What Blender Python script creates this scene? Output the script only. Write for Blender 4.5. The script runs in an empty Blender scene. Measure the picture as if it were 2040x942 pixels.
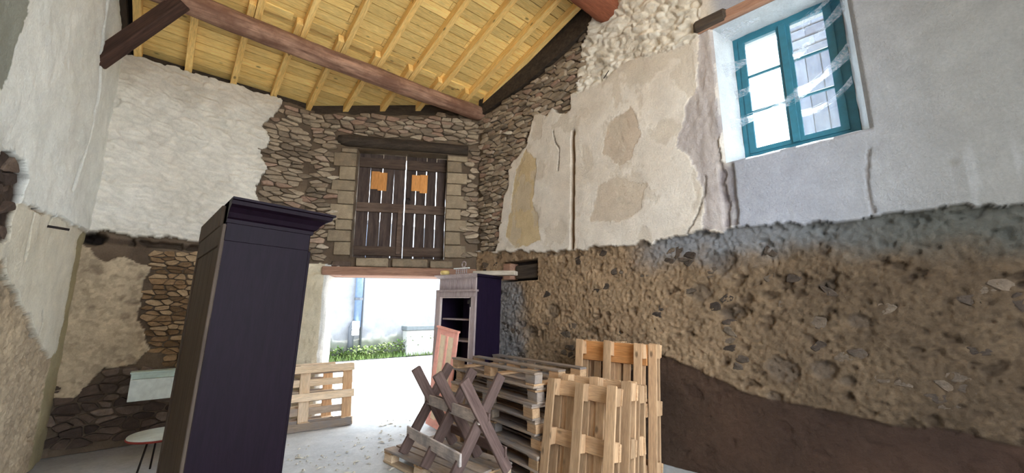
import bpy, math, random
import numpy as np
from mathutils import Matrix, Vector, Euler
random.seed(7)
SC = bpy.context.scene; COL = SC.collection
PI = math.pi
# ------------------------------------------------------------------ camera, sky, sun, exposure
EYE = 1.5; F = 800.0; TH = math.atan(149/800); cT, sT = math.cos(TH), math.sin(TH)
cam = bpy.data.cameras.new('camera'); cam.sensor_width = 36; cam.lens = 36*F/2040
cam.clip_start = .05; cam.clip_end = 200
co = bpy.data.objects.new('camera', cam); COL.objects.link(co)
co.location = (0, 0, EYE); co.rotation_euler = (PI/2+TH, 0, 0); SC.camera = co
world = bpy.data.worlds.new('sky'); SC.world = world; world.use_nodes = True
bg = world.node_tree.nodes['Background']
bg.inputs[0].default_value = (.78, .89, 1, 1); bg.inputs[1].default_value = 1.0
sun = bpy.data.lights.new('sun', 'SUN'); sun.energy = 3.2; sun.angle = .01; sun.color = (1, .95, .88)
so = bpy.data.objects.new('sun', sun); COL.objects.link(so)
so.rotation_euler = Vector((-.394, -.31, -.866)).to_track_quat('-Z', 'Y').to_euler()
so.location = (3, 12, 9)
vs = SC.view_settings; vs.view_transform = 'Standard'; vs.look = 'None'; vs.gamma = 1; vs.use_curve_mapping = False
vs.exposure = 3.45
cy = SC.cycles
cy.max_bounces = 10; cy.diffuse_bounces = 6; cy.glossy_bounces = 3; cy.transmission_bounces = 4; cy.transparent_max_bounces = 8
cy.sample_clamp_indirect = 8; cy.use_denoising = True; cy.caustics_reflective = False; cy.caustics_refractive = False

# ------------------------------------------------------------------ surveying: sight lines onto the real wall planes
def ray(px, py):
    x = px-1020; d = py-471
    return np.array([x, F*cT+d*sT, F*sT-d*cT])
class Wall:
    def __init__(w, o, d, L, flip=False):
        w.o = np.array(o, float); w.d = np.array(d, float)/np.hypot(*d)
        w.n = np.array([w.d[1], -w.d[0]]); w.L = L
        if flip: w.n = -w.n
    def uv(w, x, y, h=0):
        r = ray(x, y); o = w.o+w.n*h
        k = (o@w.n)/(r[:2]@w.n); p = r[:2]*k
        return (float((p-o)@w.d), float(EYE+r[2]*k))
    def P(w, u, z, h=0):
        q = w.o+w.d*u+w.n*h; return Vector((q[0], q[1], z))
    def M(w, u, z, h=0):      # frame: x along the wall, y up, z into the room
        m = Matrix.Identity(4)
        for i, v in enumerate(((w.d[0], w.d[1], 0), (0, 0, 1), (w.n[0], w.n[1], 0))): m[0][i], m[1][i], m[2][i] = v
        p = w.P(u, z, h); m[0][3], m[1][3], m[2][3] = p
        return m
S = EYE/1.7
P0 = np.array([-5.1, 5.42])*S; e = np.array([.762, .647]); nn = np.array([.647, -.762])
A = P0+e*(-.52*S); B = P0+e*2.0*S
WB = Wall(B, (.98, .198), 2.644); C = B+WB.d*2.644
WE = Wall(A, e, float(np.hypot(*(B-A))))
WR = Wall(C, (.701, -.713), 9.6)
WL = Wall(A, (.616, -.788), 8.5, True)
ZE = 1.5+3.7*S; SL = .242
def roofz(x, y): return ZE+SL*((x-P0[0])*nn[0]+(y-P0[1])*nn[1])
def roofP(a, d, off=0):
    q = P0+e*a+nn*d; return Vector((q[0], q[1], ZE+SL*d+off))
def floorP(px, py, z=0):
    r = ray(px, py); k = (z-EYE)/r[2]; return Vector((r[0]*k, r[1]*k, z))

# ------------------------------------------------------------------ noise on arrays
_T = {}
def vn(x, y, seed=0):
    if seed not in _T: _T[seed] = np.random.RandomState(seed+11).rand(256, 256)
    T = _T[seed]; xi = np.floor(x).astype(int); yi = np.floor(y).astype(int)
    fx = x-xi; fy = y-yi; fx = fx*fx*(3-2*fx); fy = fy*fy*(3-2*fy)
    g = lambda i, j: T[(xi+i) & 255, (yi+j) & 255]
    return (g(0,0)*(1-fx)+g(1,0)*fx)*(1-fy)+(g(0,1)*(1-fx)+g(1,1)*fx)*fy
def fbm(x, y, o=4, seed=0):
    s = 0; a = .5; t = 0
    for i in range(o):
        s = s+a*vn(x*2**i+i*17.3, y*2**i+i*9.1, seed+i); t += a; a *= .5
    return s/t
def cells(x, y, seed=0, jit=.8):   # returns F1, F2, random id of the nearest cell
    xi = np.floor(x).astype(int); yi = np.floor(y).astype(int)
    R = np.random.RandomState(seed+99); TX, TY, TI = R.rand(128,128), R.rand(128,128), R.rand(128,128)
    f1 = np.full(x.shape, 9.); f2 = f1.copy(); idv = np.zeros(x.shape)
    for i in (-1, 0, 1):
        for j in (-1, 0, 1):
            cx, cy_ = xi+i, yi+j; a, b = cx & 127, cy_ & 127
            d = np.hypot(cx+.5+(TX[a,b]-.5)*jit-x, cy_+.5+(TY[a,b]-.5)*jit-y)
            m = d < f1
            f2 = np.where(m, f1, np.minimum(f2, d)); idv = np.where(m, TI[a,b], idv); f1 = np.where(m, d, f1)
    return f1, f2, idv
def inpoly(x, y, poly):
    r = np.zeros(x.shape, bool); n = len(poly)
    for i in range(n):
        x1, y1 = poly[i]; x2, y2 = poly[(i+1) % n]
        if y1 == y2: continue
        c = ((y1 > y) != (y2 > y)) & (x < (x2-x1)*(y-y1)/(y2-y1)+x1); r ^= c
    return r
def segdist(x, y, pts):
    d = np.full(x.shape, 9.)
    for (ax, ay), (bx_, by_) in zip(pts, pts[1:]):
        dx, dy = bx_-ax, by_-ay; t = np.clip(((x-ax)*dx+(y-ay)*dy)/(dx*dx+dy*dy), 0, 1)
        d = np.minimum(d, np.hypot(x-ax-t*dx, y-ay-t*dy))
    return d
def sm(a, b, x):
    t = np.clip((x-a)/(b-a), 0, 1); return t*t*(3-2*t)
def lin(c):
    c = np.array(c, float)/255; return np.where(c <= .04045, c/12.92, ((c+.055)/1.055)**2.4)
def lin4(c): return (*[float(v) for v in lin(c)], 1)

# ------------------------------------------------------------------ materials
MATS = {}
def newmat(name):
    m = bpy.data.materials.new(name); m.use_nodes = True; nt = m.node_tree
    return m, nt, nt.nodes['Principled BSDF']
def N(nt, t, **k):
    n = nt.nodes.new(t)
    for a, b in k.items(): setattr(n, a, b)
    return n
def ramp(nt, fac, stops):
    r = N(nt, 'ShaderNodeValToRGB'); nt.links.new(fac, r.inputs[0]); el = r.color_ramp.elements
    while len(el) < len(stops): el.new(.5)
    for s_, (p, c) in zip(el, stops): s_.position = p; s_.color = c
    return r.outputs[0]
def mix(nt, f, a, b, mode='MIX'):
    m = N(nt, 'ShaderNodeMix', data_type='RGBA', blend_type=mode)
    for i, v in ((0, f), (6, a), (7, b)):
        if isinstance(v, (int, float, tuple)): m.inputs[i].default_value = v
        else: nt.links.new(v, m.inputs[i])
    return m.outputs[2]
def noise(nt, vec, scale, detail=4, rough=.6, dist=0):
    n = N(nt, 'ShaderNodeTexNoise'); n.inputs['Scale'].default_value = scale; n.inputs['Detail'].default_value = detail
    n.inputs['Roughness'].default_value = rough; n.inputs['Distortion'].default_value = dist
    nt.links.new(vec, n.inputs['Vector']); return n.outputs[0]
def bump(nt, b, h, st=.4, d=.01):
    n = N(nt, 'ShaderNodeBump'); n.inputs['Strength'].default_value = st; n.inputs['Distance'].default_value = d
    nt.links.new(h, n.inputs['Height']); nt.links.new(n.outputs[0], b.inputs['Normal'])
def texco(nt, out='Object', sc=(1,1,1)):
    t = N(nt, 'ShaderNodeTexCoord'); m = N(nt, 'ShaderNodeMapping'); m.inputs['Scale'].default_value = sc
    nt.links.new(t.outputs[out], m.inputs['Vector']); return m.outputs[0]
def g4(v): return (v, v, v, 1)
def mat_wall(name='wall_surface', rough=.92, fine=55, st=.5):
    m, nt, b = newmat(name); at = N(nt, 'ShaderNodeAttribute', attribute_name='Col')
    v = texco(nt)
    n1 = noise(nt, v, 5, 6, .65); n2 = noise(nt, v, fine, 5, .7)
    c = mix(nt, 1.0, at.outputs['Color'], ramp(nt, n1, [(.25, g4(.84)), (.75, g4(1.1))]), 'MULTIPLY')
    c = mix(nt, 1.0, c, ramp(nt, n2, [(.3, g4(.88)), (.7, g4(1.06))]), 'MULTIPLY')
    nt.links.new(c, b.inputs['Base Color']); b.inputs['Roughness'].default_value = rough
    b.inputs['Specular IOR Level'].default_value = .2
    bump(nt, b, n2, st, .02); return m
def mat_stone(name, stops, sc=14):
    m, nt, b = newmat(name); v = texco(nt); oi = N(nt, 'ShaderNodeObjectInfo')
    c = ramp(nt, oi.outputs['Random'], stops)
    n1 = noise(nt, v, sc, 6, .7); n2 = noise(nt, v, 70, 4, .7)
    c = mix(nt, 1.0, c, ramp(nt, n1, [(.3, g4(.6)), (.72, g4(1.25))]), 'MULTIPLY')
    nt.links.new(c, b.inputs['Base Color']); b.inputs['Roughness'].default_value = .88; b.inputs['Specular IOR Level'].default_value = .25
    a = N(nt, 'ShaderNodeMath', operation='ADD'); nt.links.new(n1, a.inputs[0]); nt.links.new(n2, a.inputs[1])
    bump(nt, b, a.outputs[0], .7, .012); return m
def mat_wood(name, c1, c2, axis=0, var=.25, rough=.75, knots=True, scale=1., grey=None, bs=.35, spec=.22):
    m, nt, b = newmat(name); sc = [9*scale]*3; sc[axis] = .9*scale
    oi = N(nt, 'ShaderNodeObjectInfo'); t = N(nt, 'ShaderNodeTexCoord')
    ad = N(nt, 'ShaderNodeVectorMath', operation='ADD'); nt.links.new(t.outputs['Object'], ad.inputs[0])
    mu = N(nt, 'ShaderNodeVectorMath', operation='SCALE'); mu.inputs[0].default_value = (13, 7, 5)
    nt.links.new(oi.outputs['Random'], mu.inputs['Scale']); nt.links.new(mu.outputs[0], ad.inputs[1])
    mp = N(nt, 'ShaderNodeMapping'); mp.inputs['Scale'].default_value = sc; nt.links.new(ad.outputs[0], mp.inputs['Vector'])
    v = mp.outputs[0]; n1 = noise(nt, v, 2.2, 6, .6, .6); n2 = noise(nt, v, 11, 4, .6)
    c = ramp(nt, n1, [(.25, lin4(c1)), (.75, lin4(c2))])
    c = mix(nt, 1.0, c, ramp(nt, oi.outputs['Random'], [(0, g4(1-var)), (1, g4(1+var*.6))]), 'MULTIPLY')
    c = mix(nt, 1.0, c, ramp(nt, n2, [(.35, g4(.8)), (.65, g4(1.1))]), 'MULTIPLY')
    if grey:
        n3 = noise(nt, ad.outputs[0], 2.3, 5, .7)
        c = mix(nt, ramp(nt, n3, [(.42, g4(0)), (.62, g4(.75))]), c, lin4(grey))
    if knots:
        vo = N(nt, 'ShaderNodeTexVoronoi'); vo.inputs['Scale'].default_value = 1
        mk = N(nt, 'ShaderNodeMapping'); k = [6.5]*3; k[axis] = 3.2; mk.inputs['Scale'].default_value = k
        nt.links.new(ad.outputs[0], mk.inputs['Vector']); nt.links.new(mk.outputs[0], vo.inputs['Vector'])
        kf = ramp(nt, vo.outputs['Distance'], [(.06, g4(.75)), (.13, g4(0))])
        c = mix(nt, kf, c, lin4([v_*.45 for v_ in c1]))
    nt.links.new(c, b.inputs['Base Color']); b.inputs['Roughness'].default_value = rough; b.inputs['Specular IOR Level'].default_value = spec
    bump(nt, b, n2, bs, .004); return m
def mat_plain(name, c, rough=.6, metal=0, var=.15, sc=12, spec=.5, bs=.2):
    m, nt, b = newmat(name); v = texco(nt); n1 = noise(nt, v, sc, 5, .65)
    col = mix(nt, 1.0, lin4(c), ramp(nt, n1, [(.3, g4(1-var)), (.7, g4(1+var))]), 'MULTIPLY')
    nt.links.new(col, b.inputs['Base Color']); b.inputs['Roughness'].default_value = rough
    b.inputs['Metallic'].default_value = metal; b.inputs['Specular IOR Level'].default_value = spec
    if bs: bump(nt, b, n1, bs, .004)
    return m
M = dict(
    wall=mat_wall(), floor=mat_wall('floor_concrete', .85, 30, .3),
    stone=mat_stone('rubble_stone', [(0, lin4((112,98,84))), (.3, lin4((156,138,118))), (.55, lin4((182,164,142))), (.8, lin4((142,124,106))), (.93, lin4((166,134,116))), (1, lin4((206,192,172)))]),
    quoin=mat_stone('cut_stone', [(0, lin4((138,122,102))), (1, lin4((170,152,128)))], 7),
    darkstone=mat_stone('dark_stone', [(0, lin4((66,54,48))), (.6, lin4((96,80,70))), (1, lin4((130,112,98)))]),
    greyst=mat_stone('grey_outdoor_stone', [(0, lin4((86,90,102))), (1, lin4((112,118,132)))]), greypl=mat_wood('grey_cladding', (78,84,100), (104,112,128), 1, .2, .85, False),
    embed=mat_stone('embedded_stone', [(0, lin4((62,52,45))), (.5, lin4((84,72,62))), (1, lin4((108,94,80)))]),
    brownstone=mat_stone('brown_stone', [(0, lin4((110,86,62))), (.5, lin4((150,120,88))), (1, lin4((176,150,118)))]),
    pine_x=mat_wood('new_pine', (244,204,126), (255,228,156), 0, .24),
    pine_y=mat_wood('new_pine_rafter', (240,192,112), (252,220,150), 0, .08, knots=True),
    underlay=mat_plain('dark_underlay', (44,34,28), .95),  # near-black deck showing between and beside the roof boards
    old=mat_wood('old_timber', (66,48,42), (116,88,74), 0, .15, .85, False),
    log=mat_wood('purlin_log', (84,56,46), (206,164,140), 0, .1, .85, False, .8, (112,80,66)),
    brace=mat_wood('brace_timber', (48,36,32), (92,66,56), 0, .1, .85, False),
    black=mat_wood('dark_lintel', (42,36,32), (84,72,62), 0, .1, .9, False),
    lintel=mat_wood('lintel_timber', (128,92,76), (172,134,112), 0, .1, .8, False),
    shutter=mat_wood('shutter_plank', (52,42,40), (96,82,76), 1, .3, .85, False),
    rail=mat_wood('shutter_rail', (66,52,46), (112,94,82), 0, .3, .85, False),
    ply=mat_wood('orange_plywood', (208,140,78), (224,160,96), 1, .12, .7, False),
    pal=mat_wood('pallet_wood', (172,136,102), (206,170,132), 0, .3, .8, True, 1., None),
    palg=mat_wood('weathered_pallet_wood', (150,130,112), (186,164,142), 0, .3, .85, True, 1., (128,122,122)),
    palp=mat_wood('pale_pallet_wood', (222,190,152), (244,218,188), 0, .2, .8),
    saw=mat_wood('sawhorse_wood', (84,66,62), (124,102,94), 0, .2, .8, False),
    sawg=mat_wood('sawhorse_rail_wood', (196,182,172), (222,208,198), 0, .1, .85, False, 1., (130,124,124)),
    arm=mat_wood('dark_wardrobe_wood', (20,9,20), (28,15,28), 2, .05, .5, False, bs=.06, spec=.1),
    armb=mat_wood('wardrobe_back_wood', (72,60,52), (98,84,72), 2, .1, .7, False),
    arm2=mat_wood('cabinet_wood', (150,134,134), (186,170,168), 2, .05, .5, False),
    arm2d=mat_wood('cabinet_side_wood', (24,16,34), (34,24,44), 2, .05, .5, False, bs=.1, spec=.12),
    pink=mat_plain('salmon_paint', (252,180,162), .6), cream=mat_plain('cream_paint', (255,230,196), .6),
    teal=mat_plain('teal_paint', (38,104,124), .5), white=mat_plain('white_enamel', (214,222,216), .4),
    red=mat_plain('red_rim', (150,52,44), .5), iron=mat_plain('rusty_iron', (48,40,38), .7, .6),
    street=mat_plain('asphalt', (138,138,138), .9, 0, .1, 30), kerb=mat_plain('kerb_stone', (150,150,146), .85),
    pipe=mat_plain('grey_blue_pipe', (84,104,130), .5), zinc=mat_plain('grey_pipe', (66,70,76), .5),
    box=mat_plain('white_plastic', (236,238,238), .5), gourd=mat_plain('yellow_gourd', (216,188,120), .5),
    concrete=mat_plain('ledge_concrete', (84,90,92), .9), greenp=mat_plain('pale_green_paint', (196,214,204), .5),
)
def mat_leaf():
    m, nt, b = newmat('weed_leaf'); v = texco(nt); n1 = noise(nt, v, 1.5, 3); 
    c = ramp(nt, n1, [(.3, lin4((38,62,20))), (.5, lin4((74,92,30))), (.7, lin4((52,84,38)))])
    nt.links.new(c, b.inputs['Base Color']); b.inputs['Roughness'].default_value = .7; return m
M['leaf'] = mat_leaf()
def mat_glass():
    m, nt, b = newmat('dusty_glass'); out = nt.nodes['Material Output']; v = texco(nt)
    tr = N(nt, 'ShaderNodeBsdfTransparent'); tr.inputs[0].default_value = (.93, .96, .97, 1)
    gl = N(nt, 'ShaderNodeBsdfGlossy'); gl.inputs['Roughness'].default_value = .08
    df = N(nt, 'ShaderNodeBsdfDiffuse'); df.inputs[0].default_value = (.8, .85, .9, 1)
    m1 = N(nt, 'ShaderNodeMixShader'); m2 = N(nt, 'ShaderNodeMixShader'); m1.inputs[0].default_value = .05
    nt.links.new(tr.outputs[0], m1.inputs[1]); nt.links.new(gl.outputs[0], m1.inputs[2])
    nt.links.new(ramp(nt, noise(nt, v, 4, 6, .7), [(.35, g4(.03)), (.75, g4(.2))]), m2.inputs[0])
    nt.links.new(m1.outputs[0], m2.inputs[1]); nt.links.new(df.outputs[0], m2.inputs[2]); nt.links.new(m2.outputs[0], out.inputs[0]); return m
M['glass'] = mat_glass()
def mat_web():
    m, nt, b = newmat('cobweb_silk'); out = nt.nodes['Material Output']; v = texco(nt, 'Object', (1, 14, 14))
    tr = N(nt, 'ShaderNodeBsdfTransparent'); df = N(nt, 'ShaderNodeBsdfTranslucent'); df.inputs[0].default_value = (.85, .88, .95, 1)
    d2 = N(nt, 'ShaderNodeBsdfDiffuse'); d2.inputs[0].default_value = (.85, .88, .95, 1)
    ms = N(nt, 'ShaderNodeMixShader'); ms.inputs[0].default_value = .5; nt.links.new(df.outputs[0], ms.inputs[1]); nt.links.new(d2.outputs[0], ms.inputs[2])
    m2 = N(nt, 'ShaderNodeMixShader'); nt.links.new(ramp(nt, noise(nt, v, 3, 6, .7), [(.35, g4(.06)), (.7, g4(.5))]), m2.inputs[0])
    nt.links.new(tr.outputs[0], m2.inputs[1]); nt.links.new(ms.outputs[0], m2.inputs[2]); nt.links.new(m2.outputs[0], out.inputs[0]); return m
M['web'] = mat_web()

# ------------------------------------------------------------------ mesh helpers
def link(name, me, m=None, parent=None, mw=None):
    o = bpy.data.objects.new(name, me)
    if me is not None and m is not None and not me.materials: me.materials.append(m)
    COL.objects.link(o)
    if parent is not None: o.parent = parent
    if mw is not None: o.matrix_local = mw
    return o
def tag(o, label=None, cat=None, group=None, kind=None):
    for k, v in (('label', label), ('category', cat), ('group', group), ('kind', kind)):
        if v: o[k] = v
    return o
def empty(name, mw=None, **k):
    o = bpy.data.objects.new(name, None); COL.objects.link(o); o.empty_display_size = .1
    if mw is not None: o.matrix_local = mw
    return tag(o, **k)
def mesh(vs_, fs, smooth=False, name='m'):
    me = bpy.data.meshes.new(name); me.from_pydata([tuple(v) for v in vs_], [], fs); me.update()
    if smooth: me.polygons.foreach_set('use_smooth', [True]*len(me.polygons))
    return me
BOXF = [(0,3,2,1),(4,5,6,7),(0,1,5,4),(1,2,6,5),(2,3,7,6),(3,0,4,7)]
def boxv(x0, x1, y0, y1, z0, z1): return [(x0,y0,z0),(x1,y0,z0),(x1,y1,z0),(x0,y1,z0),(x0,y0,z1),(x1,y0,z1),(x1,y1,z1),(x0,y1,z1)]
class MB:
    def __init__(s): s.v = []; s.f = []
    def add(s, v, f):
        n = len(s.v); s.v += [tuple(p) for p in v]; s.f += [tuple(i+n for i in q) for q in f]; return s
    def box(s, *b): return s.add(boxv(*b), BOXF)
    def tube(s, pts, r, k=8, caps=True):
        pts = [Vector(p) for p in pts]; R = r if isinstance(r, (list, tuple)) else [r]*len(pts); vv = []; ff = []
        for i, p in enumerate(pts):
            t = (pts[min(i+1, len(pts)-1)]-pts[max(i-1, 0)]).normalized(); up = Vector((0,0,1)) if abs(t.z) < .9 else Vector((1,0,0))
            a = t.cross(up).normalized(); b = t.cross(a)
            vv += [p+(a*math.cos(2*PI*j/k)+b*math.sin(2*PI*j/k))*R[i] for j in range(k)]
        for i in range(len(pts)-1):
            ff += [(i*k+j, i*k+(j+1) % k, (i+1)*k+(j+1) % k, (i+1)*k+j) for j in range(k)]
        if caps: ff += [tuple(range(k))[::-1], tuple((len(pts)-1)*k+j for j in range(k))]
        return s.add(vv, ff)
    def lathe(s, prof, k=16, c=(0,0,0)):
        vv = [(c[0]+r*math.cos(2*PI*j/k), c[1]+r*math.sin(2*PI*j/k), c[2]+z) for r, z in prof for j in range(k)]
        ff = [(i*k+j, i*k+(j+1) % k, (i+1)*k+(j+1) % k, (i+1)*k+j) for i in range(len(prof)-1) for j in range(k)]
        ff += [tuple(range(k))[::-1], tuple((len(prof)-1)*k+j for j in range(k))]
        return s.add(vv, ff)
    def me(s, smooth=False): return mesh(s.v, s.f, smooth)
import bmesh
BC = {}
def board(L, W_, T, bev=.004, key=0):   # board centred on its middle, length along x; chamfered, slightly uneven
    k = (round(L, 3), round(W_, 3), round(T, 3), bev, key)
    if k in BC: return BC[k]
    rr = random.Random(hash(k) & 0xffff)
    bm = bmesh.new(); bmesh.ops.create_cube(bm, size=1)
    bmesh.ops.scale(bm, vec=(L, W_, T), verts=bm.verts)
    if key:
        for v in bm.verts: v.co += Vector((rr.uniform(-1,1)*.006, rr.uniform(-1,1)*.004, rr.uniform(-1,1)*.0015))
    if bev: bmesh.ops.bevel(bm, geom=bm.edges[:], offset=bev, segments=1, affect='EDGES')
    me = bpy.data.meshes.new('board'); bm.to_mesh(me); bm.free(); BC[k] = me; return me
def frame(o, X, Y=None, Z=None):
    X = Vector(X).normalized()
    if Y is None: Y = Vector(Z).cross(X).normalized(); Z = X.cross(Y)
    else:
        Z = X.cross(Vector(Y)).normalized() if Z is None else Vector(Z).normalized(); Y = Z.cross(X).normalized()
    m = Matrix.Identity(4)
    for i, v in enumerate((X, Y, Z)): m[0][i], m[1][i], m[2][i] = v
    m.translation = Vector(o); return m
def T3(x, y, z, rz=0, rx=0, ry=0): return Matrix.Translation((x, y, z)) @ Euler((rx, ry, rz)).to_matrix().to_4x4()
def beam(name, a, b, w, t, m, parent=None, up=(0,0,1), key=1, bev=.006):
    a, b = Vector(a), Vector(b); X = (b-a); L = X.length
    Z = Vector(up); Z = (Z-X.normalized()*Z.dot(X.normalized())).normalized()
    return link(name, board(L, w, t, bev, key), m, parent, frame((a+b)/2, X, None, Z))
def wbox(name, W, u0, u1, z0, z1, h0, h1, m, parent=None, bev=.006, key=0):
    return link(name, board(u1-u0, z1-z0, h1-h0, bev, key), m, parent, W.M((u0+u1)/2, (z0+z1)/2, (h0+h1)/2))

# ------------------------------------------------------------------ wall surfaces
def breaks(vals, res):
    out = []
    for a, b, r in zip(vals, vals[1:], res): n = max(1, int(round((b-a)/r))); out += list(np.linspace(a, b, n, endpoint=False))
    return np.array(out+[vals[-1]])
def wall_mesh(W, us, zs, ztop, HC, holes=()):
    U, Z = np.meshgrid(us, zs, indexing='ij'); zt = ztop(us)[:, None]; over = Z >= zt+1e-6
    Zc = np.minimum(Z, zt); H, Cc = HC(U, Zc)
    for (a, b, c, d) in holes:
        dx = np.maximum(np.maximum(a-U, U-b), 0); dz = np.maximum(np.maximum(c-Zc, Zc-d), 0)
        H = H*sm(0, .03, np.hypot(dx, dz))
    nu, nz = U.shape; co_ = np.empty((nu, nz, 3))
    co_[..., 0] = W.o[0]+W.d[0]*U+W.n[0]*H; co_[..., 1] = W.o[1]+W.d[1]*U+W.n[1]*H; co_[..., 2] = Zc
    idx = np.arange(nu*nz).reshape(nu, nz)
    keep = ~(over[:-1,:-1] & over[1:,:-1])
    uc = (U[:-1,:-1]+U[1:,1:])/2; zc = (Z[:-1,:-1]+Z[1:,1:])/2
    for (a, b, c, d) in holes: keep &= ~((uc > a) & (uc < b) & (zc > c) & (zc < d))
    q = np.stack([idx[:-1,:-1], idx[1:,:-1], idx[1:,1:], idx[:-1,1:]], -1)[keep]
    if W is WL: q = q[:, ::-1]
    me = bpy.data.meshes.new('wall'); nf = len(q)
    me.vertices.add(nu*nz); me.vertices.foreach_set('co', co_.ravel())
    me.loops.add(nf*4); me.loops.foreach_set('vertex_index', q.ravel().astype(np.int32))
    me.polygons.add(nf); me.polygons.foreach_set('loop_start', np.arange(nf, dtype=np.int32)*4)
    me.update(calc_edges=True); me.validate()
    ca = me.color_attributes.new('Col', 'FLOAT_COLOR', 'POINT'); c4 = np.ones((nu*nz, 4), np.float32); c4[:, :3] = Cc.reshape(-1, 3)
    ca.data.foreach_set('color', c4.ravel()); me.polygons.foreach_set('use_smooth', [True]*nf)
    return me
def lay(Cc, m, c):  # lay a colour over, by a mask
    m = np.asarray(m, float)[..., None]; return Cc*(1-m)+(lin(c) if not isinstance(c, np.ndarray) or c.ndim == 1 else c)*m
def const(c, U): return np.broadcast_to(lin(c), U.shape+(3,)).copy()
def vary(c1, c2, t): t = t[..., None]; return lin(c1)*(1-t)+lin(c2)*t
def wob(U, Z, a=.05, s=6, seed=0): return U+(fbm(U*s, Z*s, 5, seed)-.5)*a*2, Z+(fbm(U*s+40, Z*s, 5, seed+3)-.5)*a*2
def flat_col(me, c):
    ca = me.color_attributes.new('Col', 'FLOAT_COLOR', 'POINT'); v = np.ones((len(me.vertices), 4), np.float32); v[:, :3] = lin(c)
    ca.data.foreach_set('color', v.ravel()); return me
def px(W, pts, h=0): return [W.uv(x, y, h) for x, y in pts]
def pits(U, Z, s, thr, seed, size=.3):
    f1, f2, i = cells(U*s+fbm(U*9, Z*9, 3, seed)*.8, Z*s*1.35+fbm(U*9+7, Z*9, 3, seed)*.8, seed)
    return (i < thr)*(1-sm(size*.45, size, f1*(1+.8*(vn(U*30, Z*30, seed)-.5))))
def rough_mortar(U, Z, seed):
    f1, f2, i = cells(U*25+fbm(U*14, Z*14, 3, seed)*2.6, Z*27+fbm(U*14+5, Z*14, 3, seed)*2.6, seed)
    H = .007*(sm(.05, .5, f2-f1))*(i > .35)+(fbm(U*5, Z*5, 5, seed)-.5)*.036+(fbm(U*40, Z*34, 3, seed+5)-.5)*.026
    p = pits(U, Z, 11, .2, seed+2, .36); p2 = pits(U, Z, 4.2, .26, seed+6, .3)
    Cc = vary((140,124,104), (180,162,136), fbm(U*3, Z*3, 4, seed+1)); Cc = Cc*(.8+.38*i)[..., None]
    H = H-.016*p-.026*p2; Cc = lay(Cc, np.clip(p*.35+p2*.45, 0, 1), (92,78,66)); return H, Cc
def whitewashed_rubble(U, Z, seed, su=6, sz=15, tilt=.12):
    Zt = Z+U*tilt
    f1, f2, i = cells(U*su+(fbm(U*5, Zt*7, 3, seed)-.5)*1.6, Zt*sz+(fbm(U*5+9, Zt*7, 3, seed)-.5)*1.8, seed, .9)
    g = sm(0, .5, f2-f1)
    return .036*g*(.4+.6*i)+.018*(i-.5)+(fbm(U*4.5, Zt*15, 3, seed+3)-.5)*.075+(fbm(U*3, Z*3, 3, seed)-.5)*.04, np.clip(i*.5+.5*g, 0, 1)  # also a tone: random per stone, creases darkened as painted shade

# --- eave wall (behind the tall wardrobe): whitewashed rubble above, bare stone and tan mortar below
pe_white = px(WE, [(150,60),(300,60),(540,160),(560,205),(548,225),(522,250),(541,282),(520,300),(531,335),(508,372),(516,400),(560,430),(600,440),(600,480),(545,478),(390,480),(300,472),(165,460),(120,440)])
pe_tan = px(WE, [(80,500),(165,485),(205,520),(250,512),(300,530),(285,560),(282,600),(270,640),(300,690),(262,726),(205,735),(170,770),(150,790),(100,800)])
def HC_eave(U, Z):
    u2, z2 = wob(U, Z, .05, 7, 1)
    H = -.03+(fbm(U*9, Z*9, 4, 4)-.5)*.03; Cc = vary((84,70,58), (124,106,88), fbm(U*4, Z*4, 4, 2))
    hw, iw = whitewashed_rubble(U, Z, 3)
    w = inpoly(u2, z2, pe_white)
    H = np.where(w, .03+hw, H); cw = vary((228,220,206), (248,243,233), fbm(U*2.5, Z*2.5, 5, 8)); cw = cw*(.80+.22*iw)[..., None]  # crease shade put into the whitewash colour, beyond what the relief gives
    cw = lay(cw, .45*sm(4.1, 4.5, Z+.5*(fbm(U*4, Z*4, 4, 31)-.5)), (186,170,150)); Cc = np.where(w[..., None], cw, Cc)
    hr, cr = rough_mortar(U, Z, 20); t = inpoly(u2, z2, pe_tan)
    H = np.where(t, .015+hr*.6, H); Cc = np.where(t[..., None], cr*1.3, Cc)
    # old joist bed: a dark ragged recess under the whitewash
    d = segdist(U, Z, px(WE, [(165,472),(205,478),(300,486),(395,494)])); g = sm(.05, .02, d+.03*(fbm(U*12, Z*12, 4, 6)-.5))
    H = H-.10*g*(fbm(U*6, Z*2, 3, 12) > .42); Cc = lay(Cc, g*.75, (70,56,46))
    hole = sm(.09, .05, np.hypot((U-WE.uv(186,471)[0])*.7, Z-WE.uv(186,471)[1]+.02)+.03*(fbm(U*20, Z*20, 3, 9)-.5)); H = H-.14*hole; Cc = lay(Cc, hole, (40,32,28))
    return H, Cc
def top_eave(u):
    x = WE.o[0]+WE.d[0]*u; y = WE.o[1]+WE.d[1]*u
    return ZE-.12+.06*(fbm(u*5, u*0+3, 3, 3)-.5)+.03*(vn(np.floor(u*7), u*0, 5)-.5)
us = breaks([-.06, WE.L+.02], [.014]); zs = breaks([0, 4.95], [.0145])
wall_eave = link('wall_back_left', wall_mesh(WE, us, zs, top_eave, HC_eave), M['wall'])
tag(wall_eave, 'whitewashed rubble wall behind the tall dark wardrobe, bare stone below', 'wall', kind='structure')

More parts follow.
